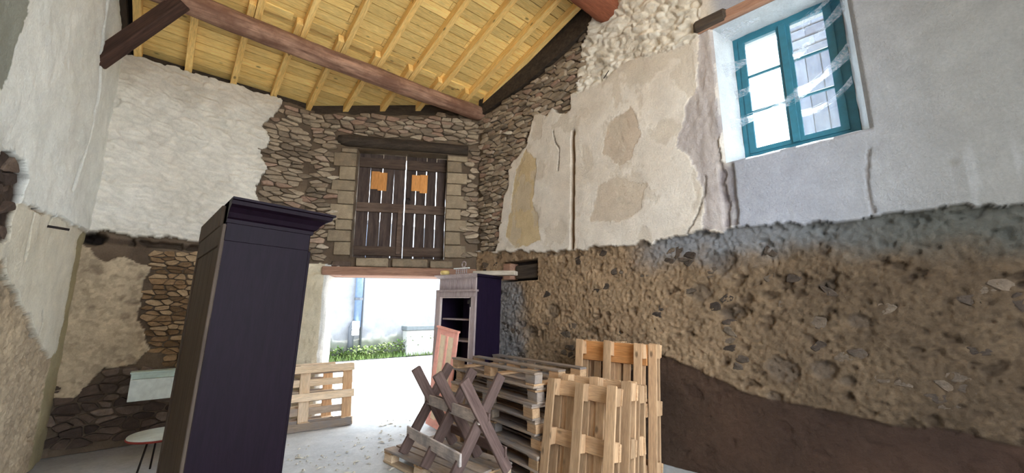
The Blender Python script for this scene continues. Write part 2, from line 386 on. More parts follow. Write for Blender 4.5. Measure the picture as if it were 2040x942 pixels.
# --- door wall: bare rubble, shutter hatch above, street door below
DO = (.43, 2.38, 0, 2.03); SH = (.70, 2.12, 2.31, 4.07)
pd_cream = px(WB, [(585,525),(640,528),(660,545),(665,730),(660,760),(585,760)])
def HC_door(U, Z):
    H = -.03+(fbm(U*9, Z*9, 4, 44)-.5)*.025; Cc = vary((84,70,58), (124,106,88), fbm(U*4, Z*4, 4, 42))
    hw, iw = whitewashed_rubble(U, Z, 13, 5, 11, -.2); w = (Z < 2.2+.05*(fbm(U*9, Z*9, 3, 2)-.5)) & (U < .6)
    H = np.where(w, .02+hw*.8, H); cw = vary((206,192,164), (226,214,190), fbm(U*5, Z*5, 4, 1))
    cw = lay(cw, (U < .09) | (U > .36), (234,232,226)); Cc = np.where(w[..., None], cw, Cc)
    q = (U > 2.3) & (Z < 2.1); H = np.where(q, .01+.8*rough_mortar(U, Z, 61)[0], H); Cc = np.where(q[..., None], const((140,134,126), U), Cc)
    return H, Cc
def top_door(u):
    x = WB.o[0]+WB.d[0]*u; y = WB.o[1]+WB.d[1]*u
    return roofz(x, y)-.16-.05*sm(0, 1.5, u)+.06*(fbm(u*5, u*0+3, 3, 23)-.5)
us = breaks([0, DO[0], SH[0], SH[1], DO[1], WB.L+.02], [.015]*5); zs = breaks([0, DO[3], SH[2], SH[3], 5.3], [.05, .015, .015, .015])
wall_door = link('wall_back', wall_mesh(WB, us, zs, top_door, HC_door, [DO, SH]), M['wall'])
tag(wall_door, 'bare rubble stone wall around the shuttered hatch and the street doorway', 'wall', kind='structure')
# reveals, 0.5 m thick
def reveal(W, hole, thick, c, name='reveal', parent=None, sides='lrtb', out=None, h0=0, cols=None):
    a, b, z0, z1 = hole; oa, ob, oz0, oz1 = out or hole; v = []; f = []; n = 14
    quads = {'l': ((a,z0),(a,z1),(oa,oz0),(oa,oz1)), 'r': ((b,z0),(b,z1),(ob,oz0),(ob,oz1)), 't': ((a,z1),(b,z1),(oa,oz1),(ob,oz1)), 'b': ((a,z0),(b,z0),(oa,oz0),(ob,oz0))}
    rr = random.Random(5); gr = (W.o[0], W.o[1])
    for s_ in sides:
        p, q, p2, q2 = quads[s_]; base = len(v); m_ = 6
        for i in range(n+1):
            for j in range(m_+1):
                t = i/n; k = j/m_; u = (p[0]*(1-t)+q[0]*t)*(1-k)+(p2[0]*(1-t)+q2[0]*t)*k; z = (p[1]*(1-t)+q[1]*t)*(1-k)+(p2[1]*(1-t)+q2[1]*t)*k
                jit = 0 if j in (0,) or i in (0, n) else rr.uniform(-.006, .006)
                if s_ in 'lr': u += jit
                else: z += jit
                v.append(W.P(u, z, h0-thick*k))
        for i in range(n):
            for j in range(m_): a_ = base+i*(m_+1)+j; f.append((a_, a_+1, a_+m_+2, a_+m_+1))
    me = flat_col(mesh(v, f, True), c); return link(name, me, M['wall'], parent)
reveal(WB, DO, .42, (222,218,210), 'door_jamb', wall_door, 'lr')
reveal(WB, SH, .42, (128,112,94), 'hatch_reveal', wall_door)
# outer skin of the wall (street side)
mb = MB()
for (a, b, c, d) in [(-.5, .43, 0, 5.2), (2.38, 3.2, 0, 5.2), (.43, 2.38, 2.03, 2.31), (.43, .70, 2.31, 4.07), (2.12, 2.38, 2.31, 4.07), (.43, 2.38, 4.07, 5.2)]:
    mb.add([WB.P(a, c, -.42), WB.P(b, c, -.42), WB.P(b, d, -.42), WB.P(a, d, -.42)], [(0,1,2,3)])
link('outer_skin', flat_col(mb.me(), (190,182,168)), M['wall'], wall_door)
mb = MB()
for W_, a, b in ((WE, -.5, WE.L+.3), (WR, -.3, 3.7), (WR, 4.95, 9.6)):
    mb.add([W_.P(a, 0, -.5), W_.P(b, 0, -.5), W_.P(b, 7.2 if W_ is WR else 4.7, -.5), W_.P(a, 5.2 if W_ is WR else 4.7, -.5)], [(0,1,2,3)])
link('outer_skin', flat_col(mb.me(), (190,182,168)), M['wall'], wall_eave)

# --- right wall
WO = (3.80, 4.86, 2.93, 4.40)     # room-side mouth of the window recess
pr_rub = px(WR, [(940,200),(1010,150),(1190,20),(1172,60),(1160,100),(1165,120),(1152,140),(1155,180),(1140,185),(1138,222),(1118,230),(1102,214),(1092,232),(1068,228),(1060,250),(1052,290),(1032,315),(1020,330),(1012,380),(1004,410),(998,450),(990,500),(940,500)])
pr_ww = px(WR, [(1190,20),(1172,60),(1160,100),(1165,120),(1152,140),(1150,192),(1200,165),(1240,130),(1290,112),(1330,100),(1380,85),(1400,60),(1395,0),(1300,-60)])
pr_low = px(WR, [(900,503),(1080,500),(1150,499),(1200,492),(1250,490),(1300,482),(1345,475),(1400,462),(1450,458),(1560,447),(1680,437),(1740,432),(1850,420),(2040,400),(2300,370),(4000,370),(4000,3000),(900,3000)])
pr_low = [(u, z) for u, z in px(WR, [(900,503),(1080,500),(1150,499),(1200,492),(1250,490),(1300,482),(1345,475),(1400,462),(1450,458),(1560,447),(1680,437),(1740,432),(1850,420),(2040,400)])]
ZL = ([p[0] for p in pr_low], [p[1] for p in pr_low])
pr_strip = px(WR, [(1393,60),(1425,60),(1440,330),(1462,460),(1395,462),(1402,380),(1390,330),(1352,290),(1358,250),(1372,215),(1388,190)])
pr_patch = px(WR, [(1215,250),(1265,210),(1275,260),(1262,320),(1240,330),(1205,310)])
pr_patch2 = px(WR, [(1190,375),(1230,350),(1290,370),(1280,420),(1240,440),(1180,440)])
pr_tanp = px(WR, [(1052,300),(1072,320),(1065,400),(1082,480),(1030,495),(1010,470),(1022,400),(1030,340)])
crack1 = px(WR, [(1408,350),(1405,390),(1392,430),(1372,465)]); crack2 = px(WR, [(1733,300),(1729,340),(1731,380),(1742,425)])
crack3 = px(WR, [(1105,262),(1110,285),(1118,300),(1115,340)])
def HC_right(U, Z):
    u2, z2 = wob(U, Z, .045, 8, 5); zl = np.interp(U, *ZL)+(fbm(U*9, Z*0, 5, 7)-.5)*.10
    low = Z < zl; rub = inpoly(u2, z2, pr_rub) & ~low; ww = inpoly(u2, z2, pr_ww) & ~low & ~rub
    # smooth plaster
    n1 = fbm(U*2.2, Z*2.2, 5, 50); H = .035+(fbm(U*1.6, Z*1.6, 4, 51)-.5)*.03+(fbm(U*20, Z*20, 3, 52)-.5)*.004
    Cc = vary((206,192,176), (224,216,206), n1)
    u3, z3 = wob(U, Z, .06, 6, 15)
    for pp, cc in ((pr_patch, (192,175,157)), (pr_patch2, (196,180,162)), (pr_tanp, (196,174,138))):
        m = inpoly(u3, z3, pp); Cc = np.where(m[..., None], lin(cc), Cc); H = H-.006*m
    fl = fbm(U*4.5, Z*3.2, 5, 77); m = sm(.60, .63, fl)*(U < 3.6); Cc = lay(Cc, m*.5, (190,176,158)); H = H-.004*m
    st = inpoly(u3, z3, pr_strip); H = np.where(st, .018+(fbm(U*16, Z*7, 4, 53)-.5)*.03, H)
    Cc = np.where(st[..., None], vary((158,148,146), (192,182,176), fbm(U*12, Z*3, 4, 54)), Cc)
    Cc = lay(Cc, .9*sm(3.72, 3.9, U+.08*(fbm(U*3, Z*2, 4, 55)-.5))*(~low), vary((152,156,168), (114,114,112), sm(4.1, 5.5, U)))  # dim far end and window haze put into the plaster's grey
    dr = sm(.62, .8, fbm(U*14, Z*1.2, 4, 90))*sm(2.9, 2.5, Z)*(U > 3.75); Cc = lay(Cc, dr*.35, (160,160,160))
    hw, iw = whitewashed_rubble(U, Z, 33, 6.5, 12, .25)
    H = np.where(ww, .02+hw, H); Cc = np.where(ww[..., None], vary((206,194,176), (228,220,208), fbm(U*4, Z*4, 4, 58))*(.92+.12*iw)[..., None], Cc)
    H = np.where(rub, -.03+(fbm(U*9, Z*9, 4, 59)-.5)*.03, H); Cc = np.where(rub[..., None], vary((84,70,58), (124,106,88), fbm(U*4, Z*4, 4, 60)), Cc)
    # vertical chase and cracks
    ch = segdist(U+.02*(fbm(U*0, Z*6, 3, 61)-.5), Z, px(WR, [(1145,265),(1143,494)])); g = sm(.034, .022, ch)*(~low); H = H-.05*g; Cc = lay(Cc, g, (134,108,82))
    for cr, wd in ((crack1, .011), (crack2, .013), (crack3, .012)):
        uu, zz = wob(U, Z, .012, 25, 71); g = sm(wd, wd*.5, segdist(uu, zz, cr)); H = H-.012*g; Cc = lay(Cc, g*.7, (96,86,78))
    sk = WR.uv(1448, 345); g = sm(.10, .07, np.abs(U-sk[0])*1.2+.04*(fbm(U*12, Z*12, 4, 8)-.5))*(Z > 2.3)*(Z < 2.96); H = H-.03*g; Cc = lay(Cc, g*.6*sm(.4, .6, fbm(U*10, Z*5, 4, 9)), (104,96,104))
    ch2 = WR.uv(1897, 327); g = sm(.035, .02, np.hypot(U-ch2[0], Z-ch2[1])+.02*(fbm(U*25, Z*25, 3, 3)-.5)); Cc = lay(Cc, g*.6, (120,116,110)); H = H-.006*g
    # lower zone
    hr, cr_ = rough_mortar(U, Z, 70); cr_ = cr_*(.78-.54*sm(2.4, 5.0, U+.6*(fbm(U*2, Z*2, 4, 79)-.5)))[..., None]*np.array([1.08, .93, .82])  # mortar colour darkened toward the far end, standing for light falloff
    gb = sm(.42, .12, zl-Z+.35*(fbm(U*2.5, Z*3, 4, 81)-.5))*sm(2.6, 3.2, U); cr_ = lay(cr_, gb*.8, vary((122,126,132), (74,76,72), sm(3.6, 5.2, U)))  # grey band, with the same light falloff painted toward the far end
    gl = sm(1.15, .75, U+.5*(fbm(U*3, Z*3, 4, 82)-.5))*(Z < 1.95); cr_ = lay(cr_, gl*.7, (128,130,134)); hr = hr*(1+.8*gl)
    for (x, y, r) in ((1440,520,.13), (1395,580,.10), (1455,620,.10), (1560,735,.12), (1640,735,.08), (1715,640,.06), (1690,760,.06), (1100,620,.10), (1060,660,.10), (1650,570,.05), (1540,790,.05)):
        cu, cz = WR.uv(x, y); dd = np.hypot((U-cu)*.8, Z-cz)+r*.9*(fbm(U*9, Z*9, 4, int(x))-.5); g = sm(r, r*.6, dd); hr = hr-.03*g; cr_ = lay(cr_, g*.5, (84,74,66))
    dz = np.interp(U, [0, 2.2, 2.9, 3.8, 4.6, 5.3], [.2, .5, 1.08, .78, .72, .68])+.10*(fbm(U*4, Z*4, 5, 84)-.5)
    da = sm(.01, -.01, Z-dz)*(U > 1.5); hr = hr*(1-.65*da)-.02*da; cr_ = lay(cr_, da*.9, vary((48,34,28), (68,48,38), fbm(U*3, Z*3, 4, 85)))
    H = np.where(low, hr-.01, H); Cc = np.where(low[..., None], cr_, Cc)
    # rough lip where the plaster is broken off
    lip = sm(.05, .0, np.abs(Z-zl+.03))*sm(.45, .6, fbm(U*8, Z*8, 3, 86)); Cc = lay(Cc, lip*.5*(U < 3.8), (96,88,80)); H = H-.02*lip
    # joist pocket with a stub of the door lintel
    a, b = WR.uv(1003, 523), WR.uv(1070, 556); g = (U > a[0]) & (U < b[0]) & (Z > b[1]) & (Z < a[1]); H = np.where(g, -.16, H); Cc = np.where(g[..., None], const((52,44,42), U), Cc)
    # pocket of the upper purlin
    return H, Cc
def top_right(u):
    x = WR.o[0]+WR.d[0]*u; y = WR.o[1]+WR.d[1]*u
    return roofz(x, y)-.10+.08*(fbm(u*4, u*0+3, 3, 63)-.5)
us = breaks([-.02, WO[0], WO[1], 5.9, 9.6], [.0125, .0125, .0125, .2]); zs = breaks([0, 2.5, WO[2], WO[3], 7.3], [.0115, .0155, .0155, .0155])
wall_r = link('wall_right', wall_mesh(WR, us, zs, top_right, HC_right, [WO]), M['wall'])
tag(wall_r, 'long wall with peeling plaster above and rough tan mortar below, holding the teal window', 'wall', kind='structure')
WI = (3.90, 4.80, 3.03, 4.36)      # inner frame opening, 0.3 m back
reveal(WR, WO, .30, (206,212,218), 'window_reveal', wall_r, 'lrtb', WI)
reveal(WR, WI, .20, (200,200,198), 'window_reveal', wall_r, 'lrtb', None, -.30)
mb = MB()
for (a, b, c, d) in [(3.6, WI[0], 0, 7.2), (WI[1], 5.0, 0, 7.2), (WI[0], WI[1], 0, WI[2]), (WI[0], WI[1], WI[3], 7.2)]:
    mb.add([WR.P(a, c, -.5), WR.P(b, c, -.5), WR.P(b, d, -.5), WR.P(a, d, -.5)], [(0,1,2,3)])
link('outer_skin', flat_col(mb.me(), (190,182,168)), M['wall'], wall_r)

# --- left wall
pl_cream = px(WL, [(165,455),(120,436),(95,430),(60,412),(25,400),(0,380),(-200,340),(-200,520),(0,520),(5,560),(20,572),(35,600),(55,625),(62,660),(80,690),(95,715),(110,700),(120,650),(135,560),(150,480)])
pl_hole = px(WL, [(-300,250),(-30,300),(12,305),(35,325),(40,360),(34,395),(20,440),(14,470),(0,482),(-300,560)])
cr_l = px(WL, [(212,-60),(206,0),(196,50),(192,110),(188,170),(178,220),(160,300),(133,372)])
def HC_left(U, Z):
    u2, z2 = wob(U, Z, .05, 7, 91); zl = np.interp(U, [0, .16, 1.0, 2.32, 3.2], [2.40, 2.37, 2.33, 2.26, 2.2])+(fbm(U*7, Z*0, 4, 92)-.5)*.06
    hr, H0 = rough_mortar(U, Z, 93); hr, Cc = hr, H0
    Cc = Cc*1.25; H = hr-.01
    up = Z > zl; Hu = .035+(fbm(U*3, Z*3, 5, 94)-.5)*.05+(fbm(U*15, Z*15, 4, 95)-.5)*.008; cu = vary((232,234,228), (246,247,242), fbm(U*3, Z*3, 5, 96))
    H = np.where(up, Hu, H); Cc = np.where(up[..., None], cu, Cc)
    cm = inpoly(u2, z2, pl_cream) & ~up; H = np.where(cm, .018+(fbm(U*5, Z*3, 5, 97)-.5)*.03, H); Cc = np.where(cm[..., None], vary((212,204,184), (228,222,206), fbm(U*6, Z*3, 4, 98)), Cc)
    cs = (~up) & (~cm) & (U < .42); H = np.where(cs, (fbm(U*6, Z*6, 4, 99)-.5)*.03, H); Cc = np.where(cs[..., None], vary((150,140,108), (184,170,136), fbm(U*4, Z*4, 4, 100)), Cc)
    ho = inpoly(u2, z2, pl_hole); H = np.where(ho, -.02+(fbm(U*8, Z*8, 4, 101)-.5)*.04, H); Cc = np.where(ho[..., None], vary((40,30,26), (84,70,60), fbm(U*11, Z*11, 3, 102)), Cc)
    uu, zz = wob(U, Z, .02, 12, 103); g = sm(.045, .012, segdist(uu, zz, cr_l)); H = H-.045*g; Cc = lay(Cc, g*.8, (118,116,104))
    for cr in (px(WL, [(64,415),(50,470),(44,510)]), px(WL, [(78,622),(80,640),(70,672)]), px(WL, [(100,430),(92,448)])):
        g = sm(.022, .01, segdist(uu, zz, cr)); H = H-.03*g; Cc = lay(Cc, g*.85, (52,44,38))
    gs = inpoly(u2, z2, px(WL, [(45,-40),(38,20),(22,80),(8,130),(0,150),(-100,260),(-200,-40)])); Cc = np.where(gs[..., None], lin((150,152,142)), Cc)
    return H, Cc
def top_left(u):
    x = WL.o[0]+WL.d[0]*u; y = WL.o[1]+WL.d[1]*u
    return roofz(x, y)-.06+0*u
us = breaks([-.02, 3.6, 8.5], [.0155, .2]); zs = breaks([0, 6.9], [.0155])
wall_l = link('wall_left', wall_mesh(WL, us, zs, top_left, HC_left), M['wall'])
tag(wall_l, 'bright white plastered wall beside the camera, crumbling to tan mortar', 'wall', kind='structure')
mb = MB(); mb.add([WL.P(-.5, 0, -.5), WL.P(8.5, 0, -.5), WL.P(8.5, 7, -.5), WL.P(-.5, 4.9, -.5)], [(0,1,2,3)])
link('outer_skin', flat_col(mb.me(), (190,182,168)), M['wall'], wall_l)

# --- unseen rear wall, added with an opening sized to set the room light
pe1 = P0+e*-.9+nn*8.6; WQ = Wall((pe1[0], pe1[1]), (e[0], e[1]), 6.4); mb = MB(); GA, GB, GH = 1.1, 4.3, 5.4
for (a, b, c, d) in ((0, GA, 0, 7), (GB, 6.4, 0, 7), (GA, GB, GH, 7)):
    for h in (0, -.45): mb.add([WQ.P(a, c, h), WQ.P(b, c, h), WQ.P(b, d, h), WQ.P(a, d, h)], [(0,1,2,3)])
tag(link('wall_rear', flat_col(mb.me(), (200,192,178)), M['wall']), 'unseen rear wall behind the camera, its opening shaped for the light indoors', 'wall', kind='structure')
# --- floor
def floor_mesh():
    xs = np.linspace(-6.5, 6.5, 300); ys = np.linspace(-4, 7.2, 260); X, Y = np.meshgrid(xs, ys, indexing='ij')
    Z = (fbm(X*1.2, Y*1.2, 4, 110)-.5)*.02+(fbm(X*9, Y*9, 4, 111)-.5)*.008-.006
    Cc = vary((176,176,176), (204,203,200), fbm(X*1.5, Y*1.5, 5, 112)); g = sm(.58, .7, fbm(X*5, Y*5, 5, 113)); Cc = lay(Cc, g*.4, (206,202,196))
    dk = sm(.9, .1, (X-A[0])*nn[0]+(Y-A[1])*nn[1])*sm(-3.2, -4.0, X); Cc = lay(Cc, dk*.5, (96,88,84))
    nu, nz = X.shape; idx = np.arange(nu*nz).reshape(nu, nz); q = np.stack([idx[:-1,:-1], idx[1:,:-1], idx[1:,1:], idx[:-1,1:]], -1).reshape(-1, 4)
    # keep only what lies on the barn side of the street face of the walls
    xc, yc = X[:-1,:-1]+.02, Y[:-1,:-1]+.02; d = (xc-B[0])*WB.n[0]+(yc-B[1])*WB.n[1]; q = q[(d > -.46).ravel()]
    me = mesh(np.stack([X, Y, Z], -1).reshape(-1, 3).tolist(), q.tolist(), True)
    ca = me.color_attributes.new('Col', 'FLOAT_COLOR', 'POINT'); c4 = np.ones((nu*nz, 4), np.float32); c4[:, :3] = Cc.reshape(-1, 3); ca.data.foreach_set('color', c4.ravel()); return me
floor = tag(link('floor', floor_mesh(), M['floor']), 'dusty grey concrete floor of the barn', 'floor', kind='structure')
mb = MB(); rr = random.Random(3)
for i in range(900):
    x, y = rr.uniform(-3.6, 2), rr.uniform(3.4, 6.6)
    if (x-B[0])*WB.n[0]+(y-B[1])*WB.n[1] < .05 or (x-P0[0])*nn[0]+(y-P0[1])*nn[1] < .05: continue
    if math.hypot(x+1.6, y-3.1) < 1.0 or math.hypot(x+.75, y-5.9) < .6 or (x > -1.3 and x*.807+(y-5.05)*.59+.565 > -.75) or math.hypot(x+2.6, y-5.6) < .6: continue
    s_ = rr.uniform(.004, .016); a = rr.uniform(0, 6.3); L = s_*rr.choice((1, 1, 3)); h = s_*.5
    ca_, sa = math.cos(a), math.sin(a)
    mb.add([(x+ca_*p-sa*q, y+sa*p+ca_*q, r) for p, q, r in ((-L,-s_,0),(L,-s_,0),(L*.7,s_,0),(-L*.8,s_*.8,0),(0,0,h+.004))], [(0,1,4),(1,2,4),(2,3,4),(3,0,4)])
tag(link('debris', mb.me(), mat_plain('straw_and_chips', (196,188,172), .9)), 'small chips and straw scattered over the concrete floor', 'debris', kind='stuff')
# small rubble along the foot of the walls is left to the wall relief

# ------------------------------------------------------------------ stones
def stone_polys(region, u0, u1, z0, z1, su, sz, seed, warp=.25):
    rr = np.random.RandomState(seed); nu = int((u1-u0)/su)+4; nz = int((z1-z0)/sz)+4; pts = {}
    for j in range(nz):
        off = rr.rand()*.9; 
        for i in range(nu):
            pts[i, j] = (u0+(i-1.5+off+(rr.rand()-.5)*.95)*su, z0+(j-1.5+(rr.rand()-.5)*.8+.3*math.sin(i*.7+seed+j*.2)*warp)*sz)
    out = []
    for (i, j), (a, b) in pts.items():
        if not region(np.array([a]), np.array([b]))[0]: continue
        poly = [(a-su, b-sz*1.2), (a+su, b-sz*1.2), (a+su, b+sz*1.2), (a-su, b+sz*1.2)]
        for di in range(-3, 4):
            for dj in range(-2, 3):
                q = pts.get((i+di, j+dj))
                if q is None or (di == 0 and dj == 0): continue
                mx, my = (a+q[0])/2, (b+q[1])/2; nx, ny = (q[0]-a)/su**2, (q[1]-b)/sz**2   # anisotropic bisector
                new = []
                for k in range(len(poly)):
                    p1, p2 = poly[k], poly[(k+1) % len(poly)]; d1 = (p1[0]-mx)*nx+(p1[1]-my)*ny; d2 = (p2[0]-mx)*nx+(p2[1]-my)*ny
                    if d1 <= 0: new.append(p1)
                    if d1*d2 < 0: t = d1/(d1-d2); new.append((p1[0]+(p2[0]-p1[0])*t, p1[1]+(p2[1]-p1[1])*t))
                poly = new
                if len(poly) < 3: break
            if len(poly) < 3: break
        if len(poly) >= 3: out.append(((a, b), poly))
    return out
def stone_mesh(poly, c, rr, proud, gap=.007):
    # cut the corners, shrink for the mortar joint, then build a pillowed block
    P = []
    for k in range(len(poly)):
        p, q = poly[k], poly[(k+1) % len(poly)]
        if math.hypot(p[0]-q[0], p[1]-q[1]) < .012: P.append(((p[0]+q[0])/2, (p[1]+q[1])/2)); continue
        t = rr.uniform(.08, .26); P += [(p[0]*(1-t)+q[0]*t, p[1]*(1-t)+q[1]*t), (p[0]*t+q[0]*(1-t), p[1]*t+q[1]*(1-t))]
    n = len(P); V = []; tx, tz = rr.uniform(-.10, .10), rr.uniform(-.22, .22); gap *= rr.uniform(.5, 2)
    for s_, h in ((0, -.06), (0, proud*.35), (1, proud), (2, proud*1.12)):
        for (a, b) in P:
            da, db = a-c[0], b-c[1]; L = math.hypot(da, db)+1e-6; g = gap if s_ == 0 else gap+(.009 if s_ == 1 else .026)
            k = max(.15, 1-g/L); x, y = da*k+rr.uniform(-.002, .002), db*k+rr.uniform(-.002, .002)
            V.append((x, y, h+(tx*x+tz*y if s_ else 0)+(rr.uniform(-.002, .002) if s_ > 1 else 0)))
    Fs = [(r*n+k, r*n+(k+1) % n, (r+1)*n+(k+1) % n, (r+1)*n+k) for r in range(3) for k in range(n)]+[tuple(3*n+k for k in range(n))]
    return mesh(V, Fs, False)
def stones(W, parent, polys, m, seed, proud=(-.005, .045), name='stone', limit=300, h0=0):
    rr = random.Random(seed); cnt = 0; rest = MB()
    areas = sorted(polys, key=lambda p: -abs(sum(p[1][k][0]*p[1][k-1][1]-p[1][k][1]*p[1][k-1][0] for k in range(len(p[1])))))
    for c, poly in areas:
        me = stone_mesh(poly, c, rr, rr.uniform(*proud)); cnt += 1
        if cnt <= limit: link(name, me, m, parent, W.M(c[0], c[1], h0))
        else:
            mw = W.M(c[0], c[1], h0); rest.add([mw @ v.co for v in me.vertices], [tuple(p.vertices) for p in me.polygons]); bpy.data.meshes.remove(me)
    if rest.v: tag(link('small_stones', rest.me(), m, parent), kind='stuff')
    return cnt
# eave wall, right-hand part
polyE = px(WE, [(548,190),(572,200),(600,214),(632,222),(700,230),(700,560),(560,560),(520,500),(508,480),(520,420),(510,380),(530,335),(522,300),(541,282),(524,250),(550,225)])
wob_in = lambda poly: (lambda u, z: inpoly(u, z, poly))
n1 = stones(WE, wall_eave, [p for p in stone_polys(lambda u, z: inpoly(u, z, polyE) & (u < WE.L-.04) & (z > 2.2), 1.2, WE.L, 2.0, 4.66, .19, .068, 1) if p[0][1] < 4.6], M['stone'], 1, limit=190)
polyE2 = px(WE, [(300,505),(420,500),(420,740),(345,735),(300,690),(272,640),(286,600),(288,560),(302,530)])
n2 = stones(WE, wall_eave, stone_polys(lambda u, z: inpoly(u, z, polyE2), .4, 1.7, .4, 2.5, .13, .062, 2), M['brownstone'], 2, (-.01, .02), 'brown_stone', limit=110)
polyE3 = px(WE, [(105,700),(150,780),(170,765),(205,735),(262,726),(345,740),(600,740),(600,900),(85,925)])
n3 = stones(WE, wall_eave, stone_polys(lambda u, z: inpoly(u, z, polyE3) & (z > .03), -.05, 2.2, 0, 1.2, .17, .085, 3), M['darkstone'], 3, (-.01, .03), 'dark_stone', limit=140)
# door wall
QL = (.36, .70); QR = (2.12, 2.44)
def regD(u, z):
    hatch = (u > SH[0]-.05) & (u < SH[1]+.05) & (z > 2.25) & (z < SH[3]+.02); lint = (u > .40) & (u < 2.46) & (z > 4.06) & (z < 4.30)
    q = ((u > .40) & (u < .75) | (u > 2.05) & (u < 2.40)) & (z > 2.33) & (z < 4.08)
    return (z > 2.24) & ~hatch & ~lint & ~q & (u > .02) & (u < WB.L-.02) & (z < top_door(u)-.03) & ~((z < 2.34) & (u > .4) & (u < 2.6))
n4 = stones(WB, wall_door, stone_polys(regD, 0, WB.L, 2.15, 5.2, .185, .072, 4), M['stone'], 4, limit=280)
# right wall
lo0 = px(WR, [(957,234),(1010,196),(1060,160),(1120,108),(1185,45)])
n5 = stones(WR, wall_r, stone_polys(lambda u, z: inpoly(u, z, pr_rub) & (u > .03) & (z > 2.42) & (z < np.interp(u, [p[0] for p in lo0], [p[1] for p in lo0])-.04), 0, 2.4, 2.3, 5.6, .165, .066, 5), M['stone'], 5, limit=300)
# embedded stones showing through the lower mortar
def emb(u, z):
    r = (vn(u*9, z*9, 120) > .80) & (z > np.interp(u, [0, 2.2, 2.9, 3.8, 5.3], [.2, .6, 1.15, .85, .75])) & (z < np.interp(u, *ZL)-.06) & (u > .2)
    return r & ~((u > .5) & (u < 1.35) & (z > 1.85))
n6 = stones(WR, wall_r, stone_polys(emb, .3, 5.7, .4, 2.3, .11, .08, 16), M['embed'], 16, (.0, .012), 'embedded_stone', limit=160, h0=-.012)
n7 = stones(WL, wall_l, stone_polys(lambda u, z: inpoly(u, z, pl_hole), 1.6, 3.6, 1.6, 3.6, .16, .09, 8), M['darkstone'], 8, (-.01, .03), 'dark_stone', limit=60, h0=-.015)
# cut quoins each side of the hatch
rr = random.Random(9)
for side in (0, 1):
    z = 2.34; k = 0
    while z < 4.0:
        hq = min(rr.uniform(.17, .25), 4.06-z); w_ = .34 if (k+side) % 2 else .24; k += 1
        if side == 0: wbox('quoin', WB, SH[0]-w_, SH[0]-.002, z, z+hq-.012, -.2, .016+rr.uniform(0, .01), M['quoin'], wall_door, .008, k)
        else: wbox('quoin', WB, SH[1]+.002, SH[1]+w_, z, z+hq-.012, -.2, .016+rr.uniform(0, .01), M['quoin'], wall_door, .008, k+20)
        z += hq
for (a, b) in ((.80, 1.27), (1.33, 1.86)): wbox('sill_stone', WB, a, b, 2.17, 2.30, -.3, .045, M['quoin'], wall_door, .012, 5)
wbox('sill_stone', WB, .45, .72, 2.16, 2.25, -.2, .03, M['darkstone'], wall_door, .015, 6); wbox('sill_stone', WB, 1.9, 2.25, 2.17, 2.28, -.3, .03, M['quoin'], wall_door, .012, 7)
# lintels
lt = tag(wbox('door_lintel', WB, .34, 2.62, 2.03, 2.16, -.40, .10, M['lintel'], None, .012, 8), 'reddish brown timber lintel over the open street doorway', 'lintel', kind='structure')
mb = MB(); rings = 26; kk = 10; v = []; f = []; rr = random.Random(12)
for i in range(rings):
    t = i/(rings-1); u = .40+2.06*t; up = .0+.035*math.sin(t*3.1); hh = .105*(1-.35*max(0, (.06-t)/.06))*(1-.12*t); dd = .12
    for j in range(kk):
        a = 2*PI*(j+.5)/kk; q = 1/max(abs(math.cos(a)), abs(math.sin(a)))**.7; rj = 1+.05*(rr.random()-.5)
        v.append(WB.P(u, 4.17+up*0+.02*(1-t)+math.sin(a)*hh*q*rj*.92, -.06+math.cos(a)*dd*q*rj))
for i in range(rings-1): f += [(i*kk+j, i*kk+(j+1) % kk, (i+1)*kk+(j+1) % kk, (i+1)*kk+j) for j in range(kk)]
f += [tuple(range(kk))[::-1], tuple((rings-1)*kk+j for j in range(kk))]
tag(link('hatch_lintel', mesh(v, f, True), M['black']), 'blackened rough timber lintel above the plank shutters', 'lintel', kind='structure')
a, b = WR.uv(1005, 525), WR.uv(1019, 557)
tag(wbox('beam_stub', WR, a[0], b[0]+.0, b[1]+.0, a[1]-.01, -.15, .03, M['lintel'], None, .01, 3), 'sawn reddish beam end standing in a dark pocket right of the cabinet', 'beam')
a, b = WR.uv(1022, 529), WR.uv(1068, 552)
tag(wbox('beam_stub', WR, a[0], b[0], b[1], a[1], -.15, -.05, M['black'], None, .01, 4), 'dark beam end sunk deep in the wall pocket right of the cabinet', 'beam')

# ------------------------------------------------------------------ roof
rE = Vector((e[0], e[1], 0)).normalized(); rS = Vector((nn[0], nn[1], SL)).normalized(); rN = rS.cross(rE).normalized()
rsl = math.hypot(1, SL)
def RF(a, s_, z, along='e', rot=0):      # frame on the roof slope: a along the eave, s_ up the slope, z off the boards
    p = roofP(a, 0)+rS*s_+rN*z
    return (frame(p, rE, None, rN) if along == 'e' else frame(p, rS, None, rN)) @ T3(0, 0, 0, rot)
DMAX = 9.2
ceiling = link('ceiling', board(6.2, DMAX*rsl+.9, .03, 0), M['underlay'], None, RF(2.05, DMAX*rsl/2-.45, .055))
tag(ceiling, 'pine board roof lining seen from below', 'ceiling', kind='structure')
inv = RF(2.05, DMAX*rsl/2-.45, .055).inverted()
def rp(name, me, m, mw): return link(name, me, m, ceiling, inv @ mw)
rr = random.Random(21); y = -.35*rsl; nb = 0
while y < 7.2:
    joints = [-.36]; k = rr.randint(1, 4)
    while joints[-1] < 4.10:
        nx = -.31+.5*k
        if nx > joints[-1]+.3: joints.append(min(nx, 4.11))
        k += rr.choice((2, 3, 3, 4))
        if k > 14: joints.append(4.11); break
    for a, b in zip(joints, joints[1:]):
        if b-a < .05: continue
        rp('board', board(b-a-.006, .128, .022, 0), M['pine_x'], RF((a+b)/2, y+.07, .011+rr.uniform(0, .003))); nb += 1
    y += .1395
